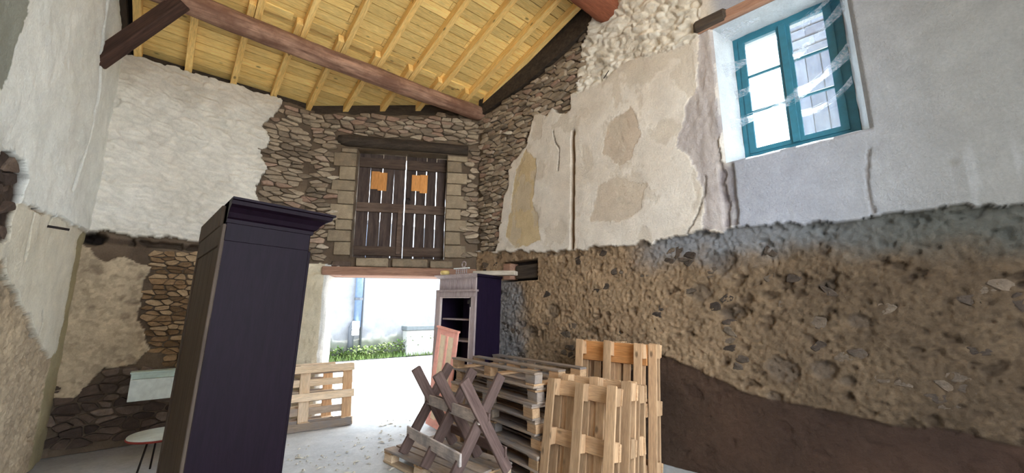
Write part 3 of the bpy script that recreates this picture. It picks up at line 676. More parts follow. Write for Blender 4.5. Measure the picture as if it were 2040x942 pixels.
for k in range(10):
    a = -.31+.5*k
    # lower length, eave to purlin; upper length lapped beside it from the purlin upward
    if k < 9: rp('rafter', board(1.75, .075, .115, .003, k), M['pine_y'], RF(a, .62, -.0585, 's'))
    rp('rafter', board(6.6, .075, .115, .003, k+30), M['pine_y'], RF(a+.08 if k < 9 else a-.10, 4.5, -.0585, 's'))
# short packers on top of the purlin between rafters are the board joints seen in the photo
for k in range(9):
    rp('packer', board(.36, .11, .022, .002, k), M['pine_x'], RF(-.31+.5*k+.24, 1.47, -.012))
# purlins
def log_mesh(L, r, seed, bend=.0, k=28, n=130):
    rr = np.random.RandomState(seed); v = []; f = []
    for i in range(n):
        t = i/(n-1); cx, cz = bend*math.sin(PI*t)+.02*math.sin(t*9+seed), -.02*math.sin(t*7+1)
        for j in range(k):
            a = 2*PI*j/k; q = 1/max(abs(math.cos(a+.4)), abs(math.sin(a+.4)))**.35
            R_ = r*q*(1+.22*(float(fbm(np.array(math.cos(a)*1.8+5), np.array(t*L*1.6+math.sin(a)*1.8), 4, seed))-.5)+.14*(float(fbm(np.array(a*3.2), np.array(t*L*4.5), 3, seed+9))-.5))*(1-.08*t)
            v.append((t*L-L/2, cx+R_*math.cos(a), cz+R_*math.sin(a)))
    for i in range(n-1): f += [(i*k+j, i*k+(j+1) % k, (i+1)*k+(j+1) % k, (i+1)*k+j) for j in range(k)]
    f += [tuple(range(k))[::-1], tuple((n-1)*k+j for j in range(k))]
    return mesh(v, f, True)
pur = link('purlin', log_mesh(4.95, .118, 3, -.05), M['log'], None, frame(roofP(1.85, 1.33, -.258), (e[0], e[1], 0), (nn[0], nn[1], 0)))
tag(pur, 'long crooked brown log purlin running under the pine rafters', 'beam')
pur2 = link('purlin', log_mesh(5.0, .19, 8, .02), mat_wood('reddish_purlin', (120,70,50), (150,92,68), 0, .1, .8, False), None, frame(roofP(2.05, 3.86, -.34), (e[0], e[1], 0), (nn[0], nn[1], 0)))
tag(pur2, 'reddish purlin end entering the wall above the bare stones at the top edge', 'beam')
pb = roofP(.08, 1.36, -.33); wp = WL.P(.93, 4.02, -.02)
tag(beam('brace', wp, pb+Vector((0, 0, .02)), .13, .15, M['brace'], None, (0,0,1), 5, .012), 'dark diagonal timber brace from the white wall up to the log purlin', 'beam')
# dark old timbers closing the wall tops
for W_, u0, u1, nm in ((WE, -.1, WE.L+.05, 1), (WB, -.05, WB.L, 2)):
    z0 = 4.42 if nm == 1 else 4.55
    pa, pb_ = W_.P(u0, 0, -.09), W_.P(u1, 0, -.09); za, zb = roofz(pa.x, pa.y), roofz(pb_.x, pb_.y)
    na = Vector((W_.n[0], W_.n[1], 0))*.05; v = []
    for p, zt in ((pa, za), (pb_, zb)):
        for s_ in (-1, 1): v += [Vector((p.x, p.y, z0))+na*s_, Vector((p.x, p.y, zt))+na*s_]
    tag(link('wall_plate', mesh(v, [(0,1,3,2),(4,6,7,5),(0,4,5,1),(2,3,7,6),(1,5,7,3),(0,2,6,4)]), M['black']), ['', 'black old timber along the top of the whitewashed rubble wall', 'black old timber along the top of the bare stone wall'][nm], 'beam', kind='structure')
tag(beam('wall_plate', roofP(-.46, -.1, -.07), roofP(-.60, 8.2, -.07), .16, .13, M['black'], None, (0,0,1), 9), 'black old timber on top of the white left wall beside the first rafter', 'beam', kind='structure')
lo = px(WR, [(957,234),(1010,196),(1060,160),(1120,108),(1185,45)]); v = []
for h_ in (-.30, .04):
    for (u, z) in lo: v += [WR.P(u, z, h_), WR.P(u, roofz(*WR.P(u, 0, 0)[:2])+.0, h_)]
n_ = len(lo)*2; f = []
for k in range(len(lo)-1): a_ = 2*k; f += [(a_, a_+1, a_+3, a_+2), (n_+a_, n_+a_+2, n_+a_+3, n_+a_+1), (a_, a_+2, n_+a_+2, n_+a_)]
f += [(0, n_, n_+1, 1), (n_-2, n_-1, 2*n_-1, 2*n_-2)]
tag(link('wall_plate', mesh(v, f), M['black']), 'black old timber widening along the roof edge above the bare stones on the right', 'beam', kind='structure')

# ------------------------------------------------------------------ hatch shutters
def shutter(u0, u1, name, label, lean=0):
    z0, z1 = SH[2]+.012, SH[3]-.004; w = u1-u0; h = z1-z0
    root = empty(name, WB.M(u0, z0, -.22), label=label, cat='shutter', group='plank shutters in the hatch')
    P = lambda nm, me, m, x, y, z, rz=0: link(nm, me, m, root, T3(x, y, z, rz))
    return root, P, w, h
rr = random.Random(31)
um = 1.455
for (u0, u1, lab, gaps, n) in ((SH[0]+.004, um-.006, 'left leaf of the dark plank shutters, two orange plywood patches near its top', 4, 4), (um, SH[1]-.002, 'right leaf of the dark plank shutters, hasp on its left edge', 4, 4)):
    root, P, w, h = shutter(u0, u1, 'plank_shutter', lab)
    pw = w/n
    for i in range(n):
        g = rr.uniform(.008, .013)
        key = 200+i+(10 if u0 > 1 else 0)
        P('plank', board(pw-g, h-rr.uniform(0, .02), .022, .001, key), M['shutter'], pw*(i+.5), h/2+rr.uniform(-.004, .012), 0, rr.uniform(-.004, .004))
    P('rail', board(w-.01, .17, .03, .004, 51), M['rail'], w/2, h-.16, .027); P('rail', board(w-.01, .15, .034, .004, 52), M['rail'], w/2, h*.475, .028, .0 if u0 < 1 else -.02); P('rail', board(w-.01, .15, .03, .004, 53), M['rail'], w/2, .12, .027)
    if u0 < 1:
        P('patch', board(.13, .30, .008, .001, 54), M['ply'], w*.36, h*.74, .026); P('patch', board(.14, .31, .008, .001, 55), M['ply'], w*.36+.115, h*.735-.01, .034)
        P('stile', board(.07, h*.42, .03, .004, 57), M['rail'], w-.06, h*.25, .045)
    else:
        P('patch', board(.14, .28, .008, .001, 56), M['ply'], w*.25, h*.735, .026); P('patch', board(.12, .32, .008, .001, 58), M['ply'], w*.25+.125, h*.728, .034)
        mb = MB(); mb.tube([(.03+.035*math.cos(t*.5), .04*math.sin(t*.5), .04) for t in range(10)], .006, 6); mb.box(.0, .06, -.12, -.04, .028, .045); P('hasp', mb.me(), M['iron'], .02, h*.56, .0)

# ------------------------------------------------------------------ window in the right wall
winM = WR.M(WI[0], WI[2], -.315)
ww_, wh = WI[1]-WI[0], WI[3]-WI[2]
win = empty('window_1', winM, label='teal casement window with six panes high in the right wall', cat='window', kind='structure')
def wp_(nm, x0, x1, y0, y1, z0, z1, m, par=None): 
    return link(nm, board(x1-x0, y1-y0, z1-z0, .004), m, par or win, T3((x0+x1)/2, (y0+y1)/2, (z0+z1)/2))
fr = MB(); fr.box(0, .05, 0, wh, -.03, .03); fr.box(ww_-.07, ww_, 0, wh, -.03, .03); fr.box(.05, ww_-.07, -.02, .03, -.03, .03); fr.box(.05, ww_-.07, wh-.04, wh+.02, -.03, .03)
link('frame', fr.me(), M['teal'], win)
xm = .445
for (a, b, zz) in ((.05, xm, .02), (xm, ww_-.07, .025)):
    lf = MB(); st = .055 if a < .2 else .06
    lf.box(a, a+st, .03, wh-.04, zz-.02, zz+.02); lf.box(b-st, b, .03, wh-.04, zz-.02, zz+.02); lf.box(a+st, b-st, .03, .075, zz-.02, zz+.02); lf.box(a+st, b-st, wh-.085, wh-.04, zz-.02, zz+.02)
    leaf = link('casement', lf.me(), M['teal'], win)
    H3 = (wh-.085-.075)/3
    for k in (1, 2): wp_('muntin', a+st, b-st, .075+H3*k-.012, .075+H3*k+.012, zz-.012, zz+.014, M['teal'], leaf)
    for k in (0, 1, 2): wp_('pane', a+st, b-st, .075+H3*k+.012, .075+H3*(k+1)-.012, zz-.004, zz, M['glass'], leaf)
wp_('meeting_bar', xm-.03, xm+.03, .03, wh-.07, .045, .065, M['teal'])
# timber lintel over the window recess
a = WR.uv(1385, 42); b = WR.uv(1545, -12)
tag(wbox('window_lintel', WR, a[0], 5.1, WO[3]+.0, WO[3]+.13, -.28, .05, M['lintel'], None, .02, 12), 'rough purplish timber lintel over the teal window', 'lintel', kind='structure')
tag(wbox('dark_timber', WR, a[0]-.01, a[0]+.32, WO[3]+.01, WO[3]+.15, -.04, .075, M['black'], None, .03, 13), 'short blackened timber end left of the window lintel', 'beam')
# cobwebs
mb = MB(); rr = random.Random(40)
def web(p0, p1, wd, sag, tw=.3):
    n, m_ = 14, 4; v = []
    for i in range(n+1):
        t = i/n
        for j in range(m_+1):
            s_ = j/m_-.5; c_ = sag*4*t*(1-t); w_ = wd*(.35+.9*abs(t-.5)*2)
            v.append(WR.P(p0[0]*(1-t)+p1[0]*t, p0[1]*(1-t)+p1[1]*t-c_+s_*w_, p0[2]*(1-t)+p1[2]*t+tw*s_*w_+rr.uniform(-.004, .004)))
    for q_ in range(5):
        sj = rr.uniform(-.5, .5); ej = rr.uniform(-.5, .5); pts = []
        for i in range(9):
            t = i/8; pts.append(WR.P(p0[0]*(1-t)+p1[0]*t, p0[1]*(1-t)+p1[1]*t-sag*4*t*(1-t)*rr.uniform(.9, 1.1)+(sj*(1-t)+ej*t)*wd*1.6, p0[2]*(1-t)+p1[2]*t))
        mb.tube(pts, rr.uniform(.0008, .0018), 4, False)
    mb.add(v, [(i*(m_+1)+j, i*(m_+1)+j+1, (i+1)*(m_+1)+j+1, (i+1)*(m_+1)+j) for i in range(n) for j in range(m_)])
web((3.84, 3.35, -.12), (4.42, 3.52, -.26), .09, .03); web((3.82, 3.95, -.10), (4.30, 4.14, -.27), .12, .03); web((4.36, 3.52, -.27), (4.82, 3.72, -.12), .11, .05)
web((4.40, 3.90, -.27), (4.84, 4.15, -.12), .09, .02); web((3.86, 4.30, -.05), (4.2, 4.44, -.1), .12, .02); web((4.40, 3.33, -.28), (4.80, 3.45, -.15), .05, .06); web((4.5, 4.2, -.28), (4.85, 4.38, -.1), .10, .03); web((3.88, 3.72, -.24), (4.2, 3.8, -.27), .07, .02)
tag(link('cobweb', mb.me(True), M['web']), 'grey cobwebs strung across the teal window recess', 'cobweb', kind='stuff')

# ------------------------------------------------------------------ outside
FO = floorP(690, 715); FD = floorP(860, 703)-FO
WF = Wall((FO.x, FO.y), (FD.x, FD.y), 20)
ux = Vector((WF.d[0], WF.d[1], 0)); un = Vector((WF.n[0], WF.n[1], 0))
st = MB(); c0 = Vector((FO.x, FO.y, -.03))
# street deck: from the opposite kerb back past the barn
st.add([c0-ux*25, c0+ux*25, c0+ux*25+un*9.5, c0-ux*25+un*9.5], [(3,2,1,0)])
tag(link('street', st.me(), M['street']), 'pale asphalt street outside the doorway', 'street', kind='structure')
gm = MB(); gm.add([(-60,-60,-.06),(60,-60,-.06),(60,60,-.06),(-60,60,-.06)], [(0,1,2,3)])
tag(link('ground', gm.me(), mat_plain('pale_earth', (170,164,150), .95)), 'pale earth around the barn', 'ground', kind='structure')
fm = MB(); fu = breaks([-12, -1, 5, 20], [1, .06, 1]); fz = breaks([0, 1.6, 4.6], [.05, .3])
def HC_f(U, Z):
    H = (fbm(U*3, Z*3, 4, 130)-.5)*.05; Cc = vary((112,114,120), (150,152,156), fbm(U*1.2, Z*1.2, 5, 131))
    g = sm(1.1, .5, Z+.7*(fbm(U*2, Z*2, 4, 132)-.5)); Cc = lay(Cc, g*.6, (104,104,104)); g = sm(.75, .45, Z+.6*(fbm(U*3, Z*3, 4, 133)-.5)); Cc = lay(Cc, g*.7, (84,88,66)); H = H+g*.05
    return H, Cc
fac = link('facade', wall_mesh(WF, fu, fz, lambda u: u*0+4.6, HC_f), M['wall']); tag(fac, 'pale rendered house wall across the street with a mossy foot', 'wall', kind='structure')
fb = WF.M(-12, 0, -.2); link('house_block', mesh([fb @ Vector(p) for p in boxv(0, 32, 0, 4.58, -4, 0)], BOXF), M['kerb'], fac)
tag(link('kerb', board(45, .16, .09, .01), M['kerb'], None, frame(c0+ux*2+un*-.0+Vector((0,0,.035)), ux, -un)), 'pale kerb at the foot of the house wall across the street', 'kerb', kind='structure')
u0 = WF.uv(711, 600)[0]; 
mb = MB(); mb.tube([(u0, 0, .10), (u0, 1.2, .10)], .09, 10); mb.box(u0-.09, u0+.09, .0, .02, .0, .2)
p = empty('downpipe', WF.M(0, 0, 0), label='grey blue downpipe with a darker cast foot on the house across the street', cat='pipe')
mb = MB(); mb.tube([(u0, 1.0, .16), (u0, 4.4, .16)], .12, 12); link('pipe', mb.me(True), M['pipe'], p)
mb = MB(); mb.tube([(u0-.16, 0, .14), (u0-.16, 1.0, .14), (u0-.05, 1.2, .16)], .09, 12); link('foot', mb.me(True), M['zinc'], p)
for z_ in (1.9, 3.2): mb = MB(); mb.lathe([(.135, -.04), (.135, .04)], 12); link('bracket', mb.me(), M['zinc'], p, T3(u0, z_, .16, 0, PI/2))
u1 = WF.uv(722, 600)[0]
mb = MB(); mb.tube([(u1, 0, .06), (u1, 4.5, .06)], .035, 8); tag(link('cable_pipe', mb.me(True), M['zinc'], None, WF.M(0, 0, 0)), 'thin dark pipe just right of the downpipe across the street', 'pipe')
ua, za = WF.uv(698, 641); ub, zb = WF.uv(706, 664)
p = empty('meter_box', WF.M((ua+ub)/2, (za+zb)/2, .26), label='small white meter box fixed on the downpipe across the street', cat='box')
link('box', board(.2, .26, .12, .01), M['box'], p, T3(0, .08, .06)); link('lid', board(.2, .16, .12, .01), M['box'], p, T3(0, -.15, .06))
ua, za = WF.uv(800, 650); ub, zb = WF.uv(856, 666)
p = empty('stone_ledge', WF.M(ua, 0, 0), label='grey concrete ledge on a low pale plinth across the street', cat='ledge')
link('slab', board(3.0, .16, .5, .02), M['concrete'], p, T3(1.5, za-.05, .2)); link('plinth', board(2.9, za-.13, .4, .02), M['kerb'], p, T3(1.5, (za-.13)/2, .2))
# weeds
mb = MB(); rr = random.Random(50)
for i in range(2600):
    u = rr.uniform(-1.0, 6.0); den = float(fbm(np.array(u*1.3), np.array(3.), 3, 141))
    z = rr.random()**1.6*(.25+1.0*max(0, den-.3)); h = rr.uniform(.06, .35)+.1*z
    s_ = rr.uniform(.05, .11); a = rr.uniform(0, 6.3); q = WF.P(u, z+.03, h); d1 = Vector((math.cos(a), math.sin(a), rr.uniform(.2, 1.2))).normalized()*s_; d2 = Vector((-math.sin(a), math.cos(a), rr.uniform(-.3, .3)))*s_*.4
    mb.add([q, q+d1*.5+d2, q+d1, q+d1*.5-d2], [(0,1,2,3)])
for i in range(2600):
    u = rr.uniform(-1.0, 6.0); q = WF.P(u, .0, rr.uniform(.08, .5)); a = rr.uniform(0, 6.3); h = rr.uniform(.05, .2); w_ = Vector((math.cos(a), math.sin(a), 0))*.012; t = Vector((rr.uniform(-.05,.05), rr.uniform(-.05,.05), h))
    mb.add([q-w_, q+w_, q+t], [(0,1,2)])
tag(link('weeds', mb.me(), M['leaf']), 'green weeds and grass growing along the house wall across the street', 'weeds', kind='stuff')
# neighbouring outbuilding seen through the window
nbm = empty('outbuilding', WR.M(4.2, 0, -4.2), label='stone outbuilding with plank cladding seen through the right window panes', cat='building')
mw = nbm
bx0, bx1 = -.36, 6.0
link('stone_wall', mesh(boxv(bx0, bx1, 0, 6.95, -3, 0), BOXF), M['greyst'], nbm)
rr = random.Random(60)
for i in range(16): link('plank', board(.2, 3.6, .03, .003), M['greypl'], nbm, T3(bx0+.1+i*.215, 4.15, .02, rr.uniform(-.004, .004)))
for j in range(5):
    x = bx0
    while x < 3.4:
        w_ = rr.uniform(.22, .45); link('stone', board(round(w_, 1)-.02, .17, .08, .015, rr.randint(1, 6)), M['greyst'], nbm, T3(x+w_/2, 6.06+j*.19, .02)); x += w_
link('roof', mesh(boxv(bx0-.1, bx1, 6.95, 7.05, -3.2, .15), BOXF), M['darkstone'], nbm)

# ------------------------------------------------------------------ pallets
def pallet(mw, L, Wd, Tk, label, group, seed, mats=None, nd=5, dw=None, bw=.095):
    rr = random.Random(seed); root = empty('pallet', mw, label=label, cat='pallet', group=group)
    bt = .019; blk = Tk-3*bt; m1, m2 = mats or (M['pal'], M['palg'])
    mm = lambda: m1 if rr.random() < .6 else m2
    J = lambda a=.004: rr.uniform(-a, a)
    for i in range(3):
        y = (.05, Wd/2, Wd-.05)[i]; link('base_board', board(L+round(J(.012), 2), bw, bt, .002, rr.randint(1, 6)), mm(), root, T3(L/2+J(.008), y+J(), bt/2, J()))
        for x in (.07, L/2, L-.07): link('block', board(.14, .09, blk, .003, rr.randint(1, 4)), m1, root, T3(x+J(), y+J(), bt+blk/2, J(.03)))
    for x in (.07, L/2, L-.07): link('cross_board', board(Wd, .125, bt, .002, rr.randint(1, 4)), mm(), root, T3(x+J(), Wd/2, bt+blk+bt/2, PI/2))
    for i in range(nd):
        y = .05+(Wd-.1)*i/(nd-1); link('deck_board', board(L, dw or (.12, .09, .12, .09, .12)[i % 5], bt, .002, rr.randint(1, 6)), mm(), root, T3(L/2+J(.008), min(max(y, .06), Wd-.06)+J(), Tk-bt/2, J()))
    return root
# flat stack beside the trestle
Xs = Vector((.59, -.807, 0)).normalized(); Ys = Vector((-Xs.y, Xs.x, 0))     # Ys points away from the camera
PS = Vector((-.70, 5.05, 0)); Tp = .136
rr = random.Random(70)
names = ['lowest', 'second', 'third', 'fourth', 'fifth', 'sixth']
for k in range(7):
    o = PS+Ys*rr.uniform(-.03, .04)+Xs*(rr.uniform(-.05, .05) if k < 6 else 0)+Vector((0, 0, Tp*k+.002)); r_ = rr.uniform(-.02, .02) if k < 6 else 0
    if k == 6: mw = frame(o+Vector((0, 0, Tp))+Xs*0, Xs, -Ys) @ T3(0, -.68, 0)        # turned upside down
    else: mw = frame(o, Xs, Ys) @ T3(0, 0, 0, r_)
    lab = 'pallet turned upside down on top of the flat pallet stack' if k == 6 else ('lowest pallet of the flat stack, resting on the floor' if k == 0 else f'{names[k]} pallet up from the floor in the flat stack')
    pallet(mw, 1.56, .68, Tp, lab, 'pallets stacked flat behind the sawhorse', 70+k, (M['palg'], M['palg']) if k % 2 else (M['pal'], M['palg']))
# a second, slightly higher and further pallet pile edge is one more pallet leaning behind the stack
# leaning pallets; frame: x up the pallet, y along the wall, z (deck side) toward the wall
dW = Vector((WR.d[0], WR.d[1], 0)); nW = Vector((WR.n[0], WR.n[1], 0))
def leaning(topL, L, Wd, lean, label, group, seed, Tk=.12):
    up = (Vector((0, 0, 1))*math.cos(lean)-nW*math.sin(lean)).normalized()      # top leans to the wall
    base = Vector(topL)-up*L; base.z = .004; base = Vector(topL)-up*(Vector(topL).z/up.z)
    return pallet(frame(base, up, dW) , L if L < topL[2]/up.z+.02 else topL[2]/up.z, Wd, Tk, label, group, seed, (M['pal'], M['pal']), 5, .078, .085)
def top_at(px_, py_, Y):
    r = ray(px_, py_); k = Y/r[1]; return Vector((r[0]*k, Y, EYE+r[2]*k))
# x = up, y = along wall (towards camera right), z = x cross y ; check that z points to the wall
tF = top_at(1090, 752, 3.80); tR = top_at(1147, 672, 4.6)
gF = 'shorter pallets leaning in front'; gR = 'taller pallets leaning against the rough wall'
leaning(tF, 1.0, .71, .17, 'front pallet of the shorter leaning ones, all three uprights bare to view', gF, 90)
leaning(tF-nW*.135+dW*.05+Vector((0,0,.03)), 1.0, .72, .16, 'shorter pallet second from the front, shifted a little to the right', gF, 91)
leaning(tF-nW*.27+dW*.03+Vector((0,0,.0)), 1.0, .74, .15, 'shorter pallet third from the front, mostly hidden', gF, 92)
tall = leaning(tR, 1.2, .80, .13, 'tallest front pallet with a wide orange top board, beside the rough wall', gR, 93)
top_board = [c for c in tall.children if c.name.startswith('cross_board')][-1]
top_board.data = board(.80, .20, .019, .002, 2).copy(); top_board.data.materials.clear(); top_board.data.materials.append(mat_wood('orange_board_wood', (190,128,74), (214,154,98), 0, .1, .8)); top_board.location.x -= .03
top_board['label'] = 'wide orange cross board'
leaning(tR-nW*.13+dW*.02-Vector((0,0,.02)), 1.2, .86, .12, 'tall pallet against the rough wall just behind the one with the wide orange board', gR, 94)
# wide orange boards on the tall pallet
# two pallets on edge left of the doorway; x runs along the eave direction, y up
Xd = Vector((-.83, -.56, 0)).normalized(); nd_ = Vector((-Xd.y, Xd.x, 0)); 
if nd_.y > 0: nd_ = -nd_                                    # toward the camera
def onedge(o, lean, label, seed, L=1.2, Wd=.8):
    up = (Vector((0, 0, 1))*math.cos(lean)-nd_*math.sin(lean)).normalized(); o = Vector(o)
    # deck side (local z) away from the camera: x cross y must point away
    X = -Xd; Z = X.cross(up)
    if Z.dot(nd_) > 0: X = Xd; o = o
    else: o = o+Xd*L
    pallet(frame(o, X, up), L, Wd, .13, label, 'pallets standing on edge left of the doorway', seed, (M['palp'], M['palg']))
qd = floorP(702, 845)
onedge(qd+Vector((0,0,.002)), .14, 'pallet on its long edge left of the doorway, nearest the room', 97)
onedge(qd-nd_*.17+Xd*.22+Vector((0,0,.002)), .13, 'pallet on its long edge behind the one left of the doorway', 98)
# low pallets under the sawhorse
q0 = floorP(765, 893, .13); Xl = Vector((.73, -.68, 0)).normalized(); Yl = Vector((-Xl.y, Xl.x, 0))
pallet(frame(Vector((q0.x, q0.y, 0)), Xl, Yl), 1.2, .62, .13, 'flat pallet on the floor under the sawhorse', None, 99, (M['pal'], M['pal']))

# ------------------------------------------------------------------ sawhorse
sw = empty('sawhorse', Matrix.Translation((-.55, 4.0, .13)), label='dark three-cross sawhorse with grey rails standing on the low pallet', cat='sawhorse')
def sp(nm, a, b, w, t, m, up, key): 
    o = beam(nm, Vector(a)-Vector((-.55, 4.0, .13)), Vector(b)-Vector((-.55, 4.0, .13)), w, t, m, sw, up, key, .004); return o
axis = Vector((.62, -.785, 0)).normalized(); perp = Vector((.785, .62, 0))
cA = Vector((-.835, 4.40, 0)); cC = Vector((-.26, 3.66, 0))
for k, c_ in enumerate((cA, (cA+cC)/2, cC)):
    zb, zt = .135, .93
    off = axis*.02
    sp('leg', c_-perp*.20+off+Vector((0,0,zt)), c_+perp*.27+off+Vector((0,0,zb)), .098, .035, M['saw'], axis, k+1)
    sp('leg', c_+perp*.22-off+Vector((0,0,zt)), c_-perp*.28-off+Vector((0,0,zb)), .098, .035, M['saw'], axis, k+4)
def leg_pt(c_, s_, z):   # point on the near leg line (runs from +perp top to -perp bottom)
    t = (.93-z)/(.93-.135); return c_+perp*(.22-.50*t)+Vector((0,0,z))
def far_pt(c_, z):
    t = (.93-z)/(.93-.135); return c_+perp*(-.20+.47*t)+Vector((0,0,z))
nrm = -perp; 
for z_, w_ in ((.61, .10), (.32, .10)):
    a, b = leg_pt(cA, 0, z_)-perp*.055-axis*.07, leg_pt(cC, 0, z_)-perp*.055+axis*.03
    sp('rail', a, b, w_, .022, M['sawg'], -perp, 30+int(z_*10))
for z_ in (.60, .30):
    a, b = far_pt(cA, z_)+perp*.055-axis*.05, far_pt(cC, z_)+perp*.055+axis*.05
    sp('rail', a, b, .085, .022, M['saw'], perp, 40+int(z_*10))

# ------------------------------------------------------------------ tall wardrobe
def cornice(D, Wd, prof, z0):
    v = []; n = len(prof)
    for (px_, py_, sx, sy) in ((0, 0, 0, -1), (D, 0, 1, -1), (D, Wd, 1, 1), (0, Wd, 0, 1)):
        v += [(px_+sx*o, py_+sy*o, z0+z) for o, z in prof]
    f = [(i*n+k, (i+1)*n+k, (i+1)*n+k+1, i*n+k+1) for i in range(3) for k in range(n-1)]
    f += [(0*n+n-1, 1*n+n-1, 2*n+n-1, 3*n+n-1), (3*n, 2*n, n, 0)]; f += [tuple(range(n)), tuple(3*n+k for k in range(n))[::-1]]
    return mesh(v, f)
fx = Vector((.72, .69, 0)).normalized(); fy = Vector((-fx.y, fx.x, 0))
K1 = Vector((-1.95, 2.557, 0)); view = Vector((-.55, .83, 0)).normalized()
lean = Matrix.Rotation(math.radians(1.9), 4, view)
W1 = empty('wardrobe', Matrix.Translation(K1) @ lean @ frame((0,0,0), fx, fy), label='tall dark wardrobe with flared cornice, its plain side toward the room', cat='wardrobe')
D1, L1, H1 = .53, 1.15, 2.09
def part(root, nm, b, m, bev=.004): return link(nm, board(b[1]-b[0], b[3]-b[2], b[5]-b[4], bev), m, root, T3((b[0]+b[1])/2, (b[2]+b[3])/2, (b[4]+b[5])/2))
part(W1, 'side_panel', (0, D1, 0, .025, .06, H1), M['arm']); part(W1, 'side_panel', (0, D1, L1-.025, L1, .06, H1), M['arm'])
part(W1, 'top_panel', (0.02, D1, .025, L1-.025, H1-.03, H1), M['arm']); part(W1, 'floor_panel', (0.02, D1, .025, L1-.025, .08, .11), M['arm'])
part(W1, 'frieze_rail', (.005, D1-.005, -.006, .0, H1-.13, H1-.005), M['arm'], .002)
for i in range(4): part(W1, 'back_board', (-.004, .014, .06+i*(L1-.12)/4, .06+(i+1)*(L1-.12)/4-.004, .12, H1-.16), M['armb'], .002)
part(W1, 'back_stile', (-.014, .012, .0, .06, .06, H1-.02), M['armb']); part(W1, 'back_stile', (-.014, .012, L1-.06, L1, .06, H1-.02), M['armb'])
part(W1, 'back_rail', (-.014, .012, .06, L1-.06, H1-.16, H1-.02), M['armb']); part(W1, 'back_board', (-.018, .006, .14, L1+.02, H1-.02, H1+.13), M['armb']); part(W1, 'back_rail', (-.014, .012, .06, L1-.06, .06, .14), M['armb'])
for a, b in ((.03, L1/2-.003), (L1/2+.003, L1-.03)):
    d = part(W1, 'door', (D1, D1+.024, a, b, .16, H1-.13), M['arm'])
    mb = MB(); mb.box(.012, .02, -(b-a)/2+.09, (b-a)/2-.09, -.75, -.05); mb.box(.012, .02, -(b-a)/2+.09, (b-a)/2-.09, .05, .75); link('raised_panel', mb.me(), M['arm'], d)
    mb = MB(); mb.lathe([(.008, 0), (.008, .02), (.016, .03), (.012, .045)], 10); link('knob', mb.me(True), M['iron'], d, T3(.012, ((b-a)/2-.04)*(1 if a < .1 else -1), 0, 0, 0, PI/2))
link('cornice', cornice(D1, L1, [(0,0),(.012,.005),(.014,.03),(.03,.04),(.045,.07),(.075,.10),(.105,.115),(.11,.14),(.125,.145),(.125,.16),(0,.16)], H1-.015), M['arm'], W1)
for x, y in ((.03, .03), (D1-.03, .03), (.03, L1-.03), (D1-.03, L1-.03)): mb = MB(); mb.box(-.03, .03, -.03, .03, 0, .065); link('foot', mb.me(), M['arm'], W1, T3(x, y, 0))

# ------------------------------------------------------------------ open cabinet by the door
J0 = Vector((-1.085, 5.775, 0)); J1 = Vector((-.50, 5.29, 0)); gx = (J1-J0).normalized(); gy = Vector((-gx.y, gx.x, 0))   # gy away from the camera
MW2 = Matrix.Translation(J0) @ Matrix.Rotation(math.radians(1.6), 4, Vector((-.1, 1, 0))) @ frame((0,0,0), gx, gy)
W2 = empty('open_cabinet', MW2, label='narrow grey brown cabinet without doors, dark side, reeded frieze, by the doorway', cat='cabinet')
w2, d2, h2 = (J1-J0).length, .47, 1.97
part(W2, 'side_panel', (w2-.022, w2, 0, d2, .05, h2), M['arm2d']); part(W2, 'side_panel', (0, .022, 0, d2, .05, h2), M['arm2d'])
part(W2, 'back_panel', (.022, w2-.022, d2-.015, d2, .05, h2), mat_wood('cabinet_inner_wood', (70,54,84), (88,70,104), 2, .05, .6, False)); part(W2, 'top_panel', (.022, w2-.022, 0, d2-.015, h2-.02, h2), M['arm2d']); part(W2, 'plinth', (0, w2, -.02, d2, 0, .1), M['arm2'])
for z_, x1 in ((1.40, w2-.03), (1.12, w2-.03), (.75, w2-.03), (.42, w2-.03)): part(W2, 'shelf', (.03, x1, .06, d2-.02, z_-.011, z_+.011), M['arm2'], .002)
part(W2, 'stile', (-.035, .06, -.03, 0, .05, h2-.21), M['arm2']); part(W2, 'stile', (w2-.085, w2+.0, -.03, 0, .05, h2-.21), M['arm2'])
part(W2, 'rail', (-.035, w2, -.032, 0, h2-.27, h2-.185), M['arm2'])
part(W2, 'frieze', (.03, w2-.01, -.03, .0, h2-.185, h2-.01), M['arm2'])
for i in range(30):
    x = .05+i*(w2-.09)/29; mb = MB(); mb.tube([(x, -.031, h2-.165), (x, -.031, h2-.035)], .007, 6); 
    link('reed', mb.me(True), M['arm2'], W2)
mb = MB(); mb.box(-.01, w2+.02, -.05, .0, h2-.20, h2-.175); link('lower_moulding', mb.me(), M['arm2'], W2)
v = []; prof = [(0, 0), (.015, .01), (.04, .035), (.05, .04), (.05, .055), (0, .055)]; n = len(prof)
for x_, sx, y_ in ((0, -1, 0), (w2, 1, 0)):
    v += [(x_+sx*o, -.02-o, h2-.02+z) for o, z in prof]
v2 = [(x, y if y < -.0201-1e-9 or True else y, z) for x, y, z in v]
f = [(k, n+k, n+k+1, k+1) for k in range(n-1)]+[tuple(range(n))[::-1], tuple(n+k for k in range(n)), (0, n-1, 2*n-1, n)]
link('cornice', mesh(v2, f), M['arm2'], W2); part(W2, 'cornice_cap', (-.02, w2+.02, -.02, d2, h2, h2+.035), M['arm2d'])
mb = MB(); mb.box(w2-.13, w2-.09, -.045, -.03, h2-.36, h2-.31); mb.tube([(w2-.085, -.04, h2-.40), (w2-.085, -.04, h2-.28)], .008, 6); link('hinge', mb.me(), M['iron'], W2)
mb = MB(); mb.box(.062, .075, -.03, 0, .1, h2-.27); mb.box(w2-.10, w2-.087, -.03, 0, .1, h2-.27); mb.box(.062, w2-.087, -.035, -.02, h2-.285, h2-.272); link('bead', mb.me(), mat_plain('pale_bead', (206,190,186), .4), W2)
